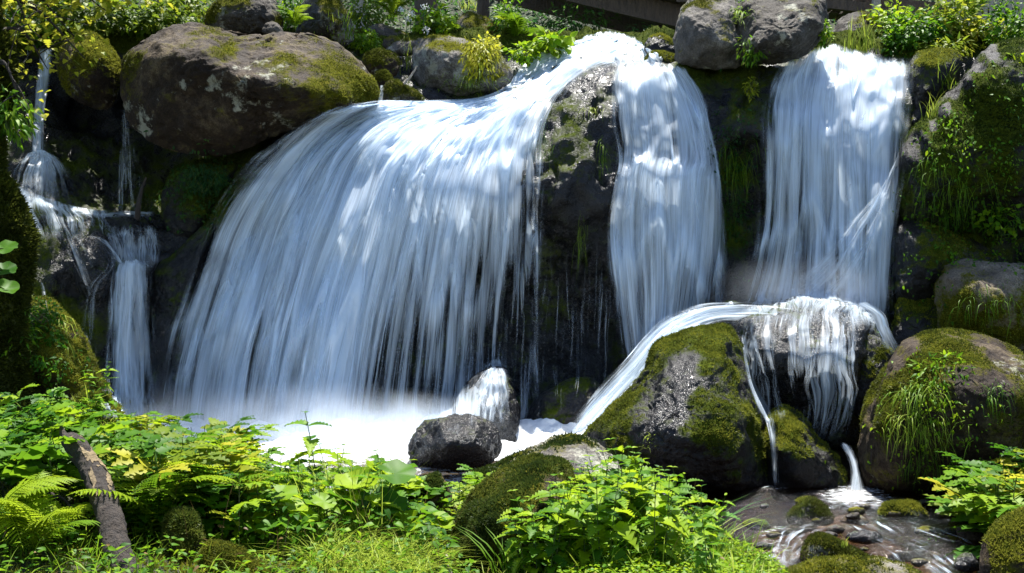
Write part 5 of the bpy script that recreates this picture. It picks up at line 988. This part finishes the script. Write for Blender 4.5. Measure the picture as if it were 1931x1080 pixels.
for (px, py, d, px2, py2, d2, n, s) in ((-30,-40,8.4,140,70,8.8,150,.075),(-30,-60,8.4,200,20,9.0,170,.075),(-10,60,8.2,90,130,8.6,60,.06),(-20,-20,8.4,60,60,8.2,90,.07),(20,-80,8.6,300,5,9.4,130,.08),(-40,-10,8.3,160,110,8.7,70,.06),(-10,-90,8.6,250,-10,9.2,160,.08),(-20,120,8.1,40,200,8.0,40,.05)):
    a_, b_ = P3(px, py, d), P3(px2, py2, d2); m_ = (a_ + b_) / 2 + [0, 0, .16]; path = catmull([a_, m_, b_], 24); bacc.append(tube(path, np.linspace(.022, .004, 24), 5))
    i = rng.integers(6, 24, n); p = path[i] + rng.normal(0, .12, (n, 3)) * [1, 1, .55]; az = rng.uniform(0, 6.28, n)
    acc.scatter(LM, p, np.stack([np.cos(az), np.sin(az), rng.normal(-.35, .3, n)], 1), rng.normal(0, .35, (n, 3)) + [0, 0, 1], rng.uniform(s * .6, s * 1.35, n), np.clip(rng.normal(.65, .25, n), 0, 1))
    for _ in range(7):
        j = rng.integers(5, 23); e_ = path[j] + rng.normal(0, .16, 3) + [0.05, 0, -.08]; bacc.append(tube(catmull([path[j], (path[j] + e_) / 2 + [0, 0, .02], e_], 6), np.linspace(.006, .002, 6), 4))
acc.build('crown', M['leaf_yellow'], tr).location = tuple(-o0)
ba = Acc()
for v_, f_ in bacc: ba.add(v_, f_)
ba.build('branches', M['bark'], tr).location = tuple(-o0)

# ------------------------------------------------------------------ shrubs and herbs on the slope and the rocks
SKIN = [L_SIM, leaf_tpl(4, .34, 0, .2, .25, .7), L_LONG, LM]
def shrub(name, label, px, py, d, rx, rz, n, tpl=0, size=.06, mat='leaf', tint=.5, cat='shrub', group=None, ry=None, hang=0.0, stems=7):
    c = P3(px, py, d); e = empty(name, tuple(c - [0, 0, rz])); tag(e, label, cat, group); o_ = np.array(e.location); ry = ry or rx
    dv_ = rng.normal(0, 1, (n, 3)); dv_ /= np.linalg.norm(dv_, axis=1, keepdims=True); rr = rng.random((n, 1)) ** .5
    p = c + dv_ * rr * [rx, ry, rz]; k = fbm(p * (1.6 / max(rx, .12)), 2); p = p + dv_ * (k[:, None] * .5 * [rx, ry, rz]); keep = k > -.22; p, dv_, k = p[keep], dv_[keep], k[keep]; m = len(p)
    a_ = Acc(); a_.scatter(SKIN[tpl], p, dv_ * [1, 1, .5] + rng.normal(0, .5, (m, 3)) + [0, 0, -.25 - hang], rng.normal(0, .4, (m, 3)) + [0, -.25, 1], rng.uniform(size * .55, size * 1.4, m), np.clip(tint + k * .5 + rng.normal(0, .16, m), 0, 1))
    a_.build('foliage', M[mat], e).location = tuple(-o_)
    b_ = Acc()
    for _ in range(stems):
        q_ = p[rng.integers(m)]; b_.add(*tube(catmull([o_, (o_ + q_) / 2 + rng.normal(0, .03, 3), q_], 6), np.linspace(.008, .003, 6), 4))
    b_.build('stems', M['stem'], e).location = tuple(-o_)
    return e
acc = Acc()                                            # carpet of small herbs on the slope
n = 60000; x = rng.uniform(-10, 10, n); y = 12.9 + 13 * rng.random(n) ** 1.3; z = hillz(x, y) + .22 * fbm(np.stack([x, y, hillz(x, y)], 1) * .8, 4)
k = fbm(np.stack([x * .9, y * .9, x * 0 + 3], 1), 3); keep = (k > -.22) & (np.abs(x - (0.9 + 0.12 * (y - 12.4))) > .75); x, y, z, k = x[keep], y[keep], z[keep], k[keep]; n = len(x)
az = rng.uniform(0, 6.28, n); acc.scatter(L_SIM, np.stack([x, y, z + rng.random(n) ** 1.3 * (.1 + .5 * np.clip(k + .1, 0, 1))], 1), np.stack([np.cos(az), np.sin(az), rng.normal(-.1, .4, n)], 1), rng.normal(0, .4, (n, 3)) + [0, -.2, 1], rng.uniform(.05, .14, n), np.clip(.45 + k + rng.normal(0, .2, n), 0, 1))
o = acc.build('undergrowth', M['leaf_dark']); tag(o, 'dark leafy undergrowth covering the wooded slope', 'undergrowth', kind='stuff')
S = shrub
S('shrub', 'large bright green shrub behind the right waterfall lip', 1720, 68, 12.9, .42, .32, 1100, 1, .075, 'leaf', .6)
S('shrub', 'green shrub with yellowish leaf tips in the middle of the top right thicket', 1790, 40, 13.1, .42, .30, 1000, 1, .075, 'leaf_yellow', .5)
S('shrub', 'yellow-green shrub touching the picket fence', 1850, 70, 12.9, .38, .22, 800, 3, .075, 'leaf_yellow', .8)
S('shrub', 'pale glossy shrub filling the top right corner', 1915, 50, 12.4, .36, .36, 900, 1, .06, 'leaf', .75)
S('shrub', 'lower dark green shrub hanging over the right waterfall edge', 1690, 85, 12.7, .22, .18, 400, 0, .07, 'leaf', .35)
S('shrub', 'tall light shrub before the boardwalk post', 1680, 40, 13.3, .3, .26, 500, 1, .07, 'leaf', .65)
S('herb_clump', 'grassy herb clump beside the ridge of the moss-hung rock', 1780, 92, 12.5, .28, .12, 350, 2, .09, 'leaf_yellow', .45, cat='herb')
S('shrub', 'yellow-green tuft of herbs spilling down the pale-topped mossy boulder', 905, 112, 12.45, .22, .26, 800, 2, .07, 'leaf_yellow', .6, hang=.6)
S('shrub', 'bushy crown of yellow herbs on top of the pale-topped mossy boulder', 918, 84, 12.7, .18, .10, 300, 0, .05, 'leaf_yellow', .7)
S('herb_clump', 'broad-leaved green clump at the crest left of the upper stream', 1035, 78, 13.6, .30, .13, 190, 1, .13, 'leaf', .7, cat='herb')
S('herb_clump', 'low leafy herbs beside the stream under the broad-leaved clump', 990, 100, 13.4, .22, .10, 200, 1, .07, 'leaf', .55, cat='herb')
S('shrub', 'rounded green shrub with fine leaves above the pale slab stone', 690, 78, 13.6, .22, .17, 600, 0, .05, 'leaf', .4)
S('shrub', 'leafy plant with white blossoms right of the brown trunk', 815, 45, 14.2, .32, .24, 600, 1, .08, 'leaf', .45)
S('shrub', 'feathery dark shrub left of the footbridge', 960, 40, 15.0, .26, .28, 600, 2, .10, 'leaf', .3)
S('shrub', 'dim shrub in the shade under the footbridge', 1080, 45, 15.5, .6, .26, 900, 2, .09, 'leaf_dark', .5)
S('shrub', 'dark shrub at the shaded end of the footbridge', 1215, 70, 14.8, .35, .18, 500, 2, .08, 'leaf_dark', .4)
S('shrub', 'sunlit leafy bush over the gap behind the huge brown boulder', 300, 35, 12.9, .5, .22, 900, 3, .08, 'leaf_yellow', .5)
S('shrub', 'yellow leafy bush at the top left beyond the hanging branches', 180, 25, 12.8, .55, .28, 1000, 3, .08, 'leaf_yellow', .45)
S('shrub', 'dark green bush behind the thin upper left plume', 60, 45, 13.0, .55, .3, 1000, 3, .08, 'leaf', .35)
S('shrub', 'bush with bright leaves between the half-lit boulder and the top left bush', 345, 12, 13.6, .4, .25, 700, 1, .07, 'leaf_yellow', .6)
S('shrub', 'green bush between two boulders at the top edge', 545, 20, 13.6, .22, .22, 350, 2, .09, 'leaf', .45)
S('shrub', 'pale green bush right of the lichen boulder', 690, 25, 14.6, .35, .25, 600, 0, .07, 'leaf_yellow', .5)
S('herb_clump', 'green tuft growing in the cleft of the two top boulders', 1420, 95, 11.75, .16, .16, 300, 2, .06, 'leaf', .45, cat='herb', hang=.4)
S('herb_clump', 'small bright sprig hanging right of the broad grey boulder', 1556, 62, 12.0, .07, .16, 150, 1, .05, 'leaf', .75, cat='herb')
S('herb_clump', 'small yellow sprig on the wet rock face between the falls', 1416, 165, 11.75, .06, .12, 120, 0, .045, 'leaf_yellow', .7, cat='herb')
for i, (px, py, d, rx, rz, nn) in enumerate(((1850,200,11.0,.22,.12,120),(1880,330,10.95,.28,.22,260),(1890,410,10.9,.26,.18,220),(1925,130,11.0,.12,.2,120),(1910,205,10.9,.1,.1,60))):
    S('sapling', ('leafy sapling high on the moss-hung rock', 'leafy sapling on the shaded middle of the moss-hung rock', 'leafy sapling at the foot of the moss-hung rock', 'sprig with pale leaves at the right edge near the rock top', 'sprig with pale leaves at the right edge below the upper sprig')[i], px, py, d, rx, rz, nn, 1, .065, 'leaf', .45 if i < 3 else .8, cat='sapling')
S('herb_clump', 'leafy green clump growing on the front of the great right boulder', 1770, 730, 8.5, .22, .30, 500, 2, .06, 'leaf', .45, cat='herb', hang=.3)
S('herb_clump', 'dark leafy growth on the right flank of the great right boulder', 1870, 790, 8.55, .2, .22, 300, 2, .05, 'leaf_dark', .5, cat='herb', hang=.5)
S('herb_clump', 'shaded green clump in the hollow under the huge brown boulder', 385, 335, 11.5, .28, .16, 700, 2, .05, 'leaf_dark', .6, cat='herb', hang=.4)
S('herb_clump', 'green herbs at the left edge below the tree bole', 30, 640, 8.0, .16, .32, 500, 2, .06, 'leaf', .5, cat='herb', hang=.3)
S('herb_clump', 'ferny green spray at the left edge beside the upper trunk', 20, 215, 8.0, .16, .18, 350, 2, .08, 'leaf', .5, cat='herb', hang=.5)
S('herb_clump', 'small green herbs on the bright mossy rock', 80, 590, 8.2, .16, .08, 200, 0, .035, 'leaf', .4, cat='herb')
for i, (px, py, d) in enumerate(((8, 468, 7.4), (6, 510, 7.4), (10, 545, 7.5))):
    o = obj('round_leaf', ME_RND[i], None, tuple(P3(px, py, d))); o.rotation_euler = (.5, -.3 + .2 * i, .3); o.scale = (.09,) * 3; tag(o, ('topmost', 'middle', 'lowest')[i] + ' of three bright leaves entering from the left edge', 'leaf')
for i, (px, py, d) in enumerate(((755,20,14.0),(800,14,13.8),(768,38,13.9),(805,57,13.7),(775,28,14.0))):
    p = P3(px, py, d); a_ = Acc(); n = 26; dv_ = rng.normal(0, 1, (n, 3)); dv_[:, 2] = np.abs(dv_[:, 2]); a_.scatter(L_SMALL, p + rng.normal(0, .02, (n, 3)), dv_, rng.normal(0, 1, (n, 3)), .035, .5)
    e = empty('white_flower', tuple(p - [0, 0, .25])); tag(e, ('white blossom cluster left of the brown trunk', 'white blossom cluster high on the leafy plant', 'lower white blossom cluster left of the brown trunk', 'lowest white blossom cluster on the leafy plant', 'white blossom cluster touching the brown trunk')[i], 'flower')
    a_.build('petals', M['petal'], e).location = tuple(-np.array(e.location)); b_ = Acc(); b_.add(*tube([p - [0, 0, .25], p - [.01, 0, .1], p], .004, 4)); b_.build('stem', M['stem'], e).location = tuple(-np.array(e.location))
for lab, px, d, r_, mt in (('stout brown tree trunk at the top edge behind the white blossoms', 800, 15.5, .2, 'timber'), ('pale mossy tree trunk at the top edge above the slab stone', 672, 16, .12, 'timber_pale'), ('slim dark trunk in the shade left of the footbridge', 905, 18, .12, 'timber')):
    x = X(px, d); zb = float(hillz(x, d)); e = empty('tree', (x, d, zb - .2)); tag(e, lab, 'tree')
    hh = np.linspace(0, 6.5, 40); pth = np.stack([x + .06 * np.sin(hh), d + 0 * hh, zb - .2 + hh], 1); Vt, Ft = tube(pth, r_ * np.interp(hh, [0, .5, 6.5], [1.5, 1, .6]), 18); Vt += vnormals(Vt, Ft) * (.02 * fbm(Vt * 6, 3))[:, None]
    solid('trunk', Vt - np.array(e.location), Ft, M[mt], None, None, e)
    a_ = Acc(); n = 1500; dv_ = rng.normal(0, 1, (n, 3)); dv_ /= np.linalg.norm(dv_, axis=1, keepdims=True); a_.scatter(LM, pth[-1] + [0, 0, .6] + dv_ * rng.random((n, 1)) ** .4 * [1.1, 1.1, 1.3], dv_ + rng.normal(0, .5, (n, 3)), rng.normal(0, .4, (n, 3)) + [0, 0, 1], rng.uniform(.08, .14, n), .4)
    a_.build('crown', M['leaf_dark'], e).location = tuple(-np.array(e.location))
for lab, px, py, d, h in (('fern rising from the dark gap beside the lichen boulder', 555, 38, 12.9, .42), ('fern on the slope left of the rust-and-pale boulder', 845, 70, 14.6, .5), ('fern below the footbridge on the slope', 975, 60, 14.6, .55), ('fern high on the slope near the brown trunk', 740, 20, 15.0, .6), ('fern beside the picket fence', 1830, 25, 13.3, .5),
                          ('fern under the half-lit boulder at the top left', 330, 60, 13.2, .45), ('fern on the great right boulder among the hanging grass', 1765, 690, 8.75, .22)):
    p = P3(px, py, d); plant('fern', p[0], p[1], h, lab, None, 'fern', z=p[2] - h * .2)
def creeper(label, px, py, rx, ry, n, size, mat='leaf', tint=.4, tpl=0):
    P_, = [[]]
    for _ in range(n):
        qx, qy = px + rng.normal(0, rx), py + rng.normal(0, ry); dd = cast(qx, qy)
        if dd == dd: P_.append(P3(qx, qy, dd - rng.uniform(.01, .09)))
    P_ = np.array(P_); md = np.median(P_[:, 1]); P_ = P_[np.abs(P_[:, 1] - md) < .6]; k = fbm(P_ * 3.5, 3); P_ = P_[k > -.1]; k = k[k > -.1]; m = len(P_)
    a_ = Acc(); a_.scatter(SKIN[tpl], P_, rng.normal(0, .7, (m, 3)) + [0, -.5, -.7], rng.normal(0, .5, (m, 3)) + [0, -.6, .8], rng.uniform(size * .5, size * 1.4, m), np.clip(tint + k * .6 + rng.normal(0, .15, m), 0, 1))
    o = a_.build('creeping_plant', M[mat], None, P_.mean(0)); tag(o, label, 'creeper', kind='stuff')
creeper('leafy growth covering the moss-hung rock at the right edge', 1840, 270, 90, 90, 900, .04, 'leaf', .18)
creeper('leafy growth on the ledges below the moss-hung rock', 1830, 470, 90, 70, 900, .04, 'leaf', .2)
creeper('small-leaved growth on the front of the great right boulder', 1750, 790, 70, 80, 600, .032, 'leaf', .35)
creeper('dim leafy growth on the dark rock left of the right waterfall', 1385, 330, 28, 90, 900, .035, 'leaf_dark', .55)
creeper('dark leafy growth in the hollow under the huge brown boulder', 370, 350, 50, 35, 900, .045, 'leaf_dark', .5)
creeper('herbs over the mossy rocks at the left edge', 70, 640, 45, 70, 1400, .035, 'leaf', .45)
def tuft(label, px, py, h, n=60, bend=.8, wd=.008, spread=(.1, .04), tint=(.3, .9), hang=0.0, off=.02, mat='grass', grp=None):
    a_ = Acc(); B_ = []
    for _ in range(n):
        qx, qy = px + rng.normal(0, spread[0]) * F / 11, py + rng.normal(0, spread[1]) * F / 11; dd = cast(qx, qy)
        if dd == dd: B_.append(P3(qx, qy, dd - off))
    if not B_: return
    B_ = np.array(B_); md = np.median(B_[:, 1]); B_ = B_[np.abs(B_[:, 1] - md) < .22]; m = len(B_); az = rng.normal(-np.pi / 2, 1.3, m) if hang else None
    blades(m, B_, h * rng.uniform(.25, 1.35, m) ** 1.2, rng.uniform(bend * .4, bend * (2.6 if hang else 1.3), m), wd, az, a_, tint, hang)
    o = a_.build('grass_tuft', M[mat], None, B_.mean(0)); tag(o, label, 'grass', grp)
tuft('pale hanging grass curtain on the great right boulder, upper part', 1715, 735, .26, 260, .35, .007, (.18, .05), (.5, 1), .75)
tuft('hanging grass on the lower left face of the great right boulder', 1725, 800, .24, 220, .3, .007, (.2, .1), (.35, .9), .8)
tuft('hanging grass strands low on the great right boulder', 1740, 870, .2, 120, .25, .006, (.18, .1), (.3, .7), .8)
tuft('small hanging grass at the right flank of the great boulder', 1880, 740, .2, 80, .25, .006, (.1, .06), (.3, .7), .8)
tuft('dangling green strands on the rock left of the right waterfall', 1385, 300, .4, 140, .18, .006, (.12, .12), (.1, .5), .85)  # low tint range: shade painted into the strand colour
tuft('lower dangling strands on the rock left of the right waterfall', 1375, 400, .35, 90, .15, .006, (.1, .15), (.1, .45), .85)  # tint lowered likewise, shade put into the colour
tuft('short yellow grass hanging from the brow of the central wet rock', 1118, 205, .2, 36, .3, .007, (.04, .02), (.6, 1), .7)
tuft('thin green strands down the middle of the central wet rock', 1097, 440, .45, 40, .1, .005, (.025, .1), (.4, .8), .9)
tuft('green strands on the left part of the central wet rock', 1028, 265, .3, 60, .15, .006, (.05, .1), (.3, .8), .85)
tuft('green strand right of centre on the central wet rock', 1135, 290, .35, 36, .12, .006, (.02, .1), (.4, .9), .85)
tuft('dry and green grass in the cleft between the two top boulders', 1396, 25, .3, 90, .35, .008, (.04, .05), (.6, 1), .6)
tuft('green grass on the crest of the two top boulders', 1410, -2, .16, 70, .6, .008, (.06, .02), (.5, .9))
tuft('upright grass in front of the blue-grey shaded boulder', 1620, 95, .38, 60, .35, .012, (.1, .03), (.5, .9))
tuft('grass strip growing along the pale ridge, upper', 1790, 165, .22, 70, .5, .009, (.06, .06), (.5, 1))
tuft('grass strip growing along the pale ridge, lower', 1755, 215, .2, 60, .5, .009, (.05, .05), (.5, 1))
tuft('long grass hanging from the pale-topped mossy boulder', 890, 150, .3, 160, .35, .008, (.12, .06), (.5, 1), .6)
tuft('green strands on the moss-hung rock, centre', 1780, 330, .4, 260, .2, .007, (.3, .25), (.08, .42), .8)  # darker tint range stands in for the shade on this face
tuft('strands at the foot of the moss-hung rock', 1830, 400, .3, 160, .2, .007, (.3, .12), (.08, .42), .8)  # same darkened tint, painting the shade at the foot
tuft('green strands on the ledge rock with tan top', 1850, 570, .25, 140, .2, .006, (.25, .12), (.08, .42), .8)  # blades tinted dark to carry the shade of the ledge
tuft('grass strands between the two left rivulets', 122, 610, .4, 130, .2, .007, (.08, .2), (.4, .8), .8)
tuft('grass on the shaded rocks under the left side of the tree bole', 25, 570, .25, 90, .5, .007, (.08, .1), (.4, .9), .5)
tuft('bright grass ball on the slope above the rust-and-pale boulder', 885, 20, .25, 90, .7, .01, (.05, .02), (.7, 1))
tuft('grass between lichen boulder and rounded shrub', 650, 70, .3, 90, .5, .01, (.1, .06), (.4, .9))
tuft('grass at the left foot of the pale-topped mossy boulder', 770, 115, .28, 80, .5, .008, (.06, .06), (.4, .9))
tuft('small grass on the conical boulder flank', 1225, 830, .14, 26, .5, .006, (.04, .04), (.4, .9), .4)
tuft('tiny sprig on the smooth mossy stone in the rapid', 1590, 1030, .07, 20, .5, .006, (.02, .01), (.5, .9))
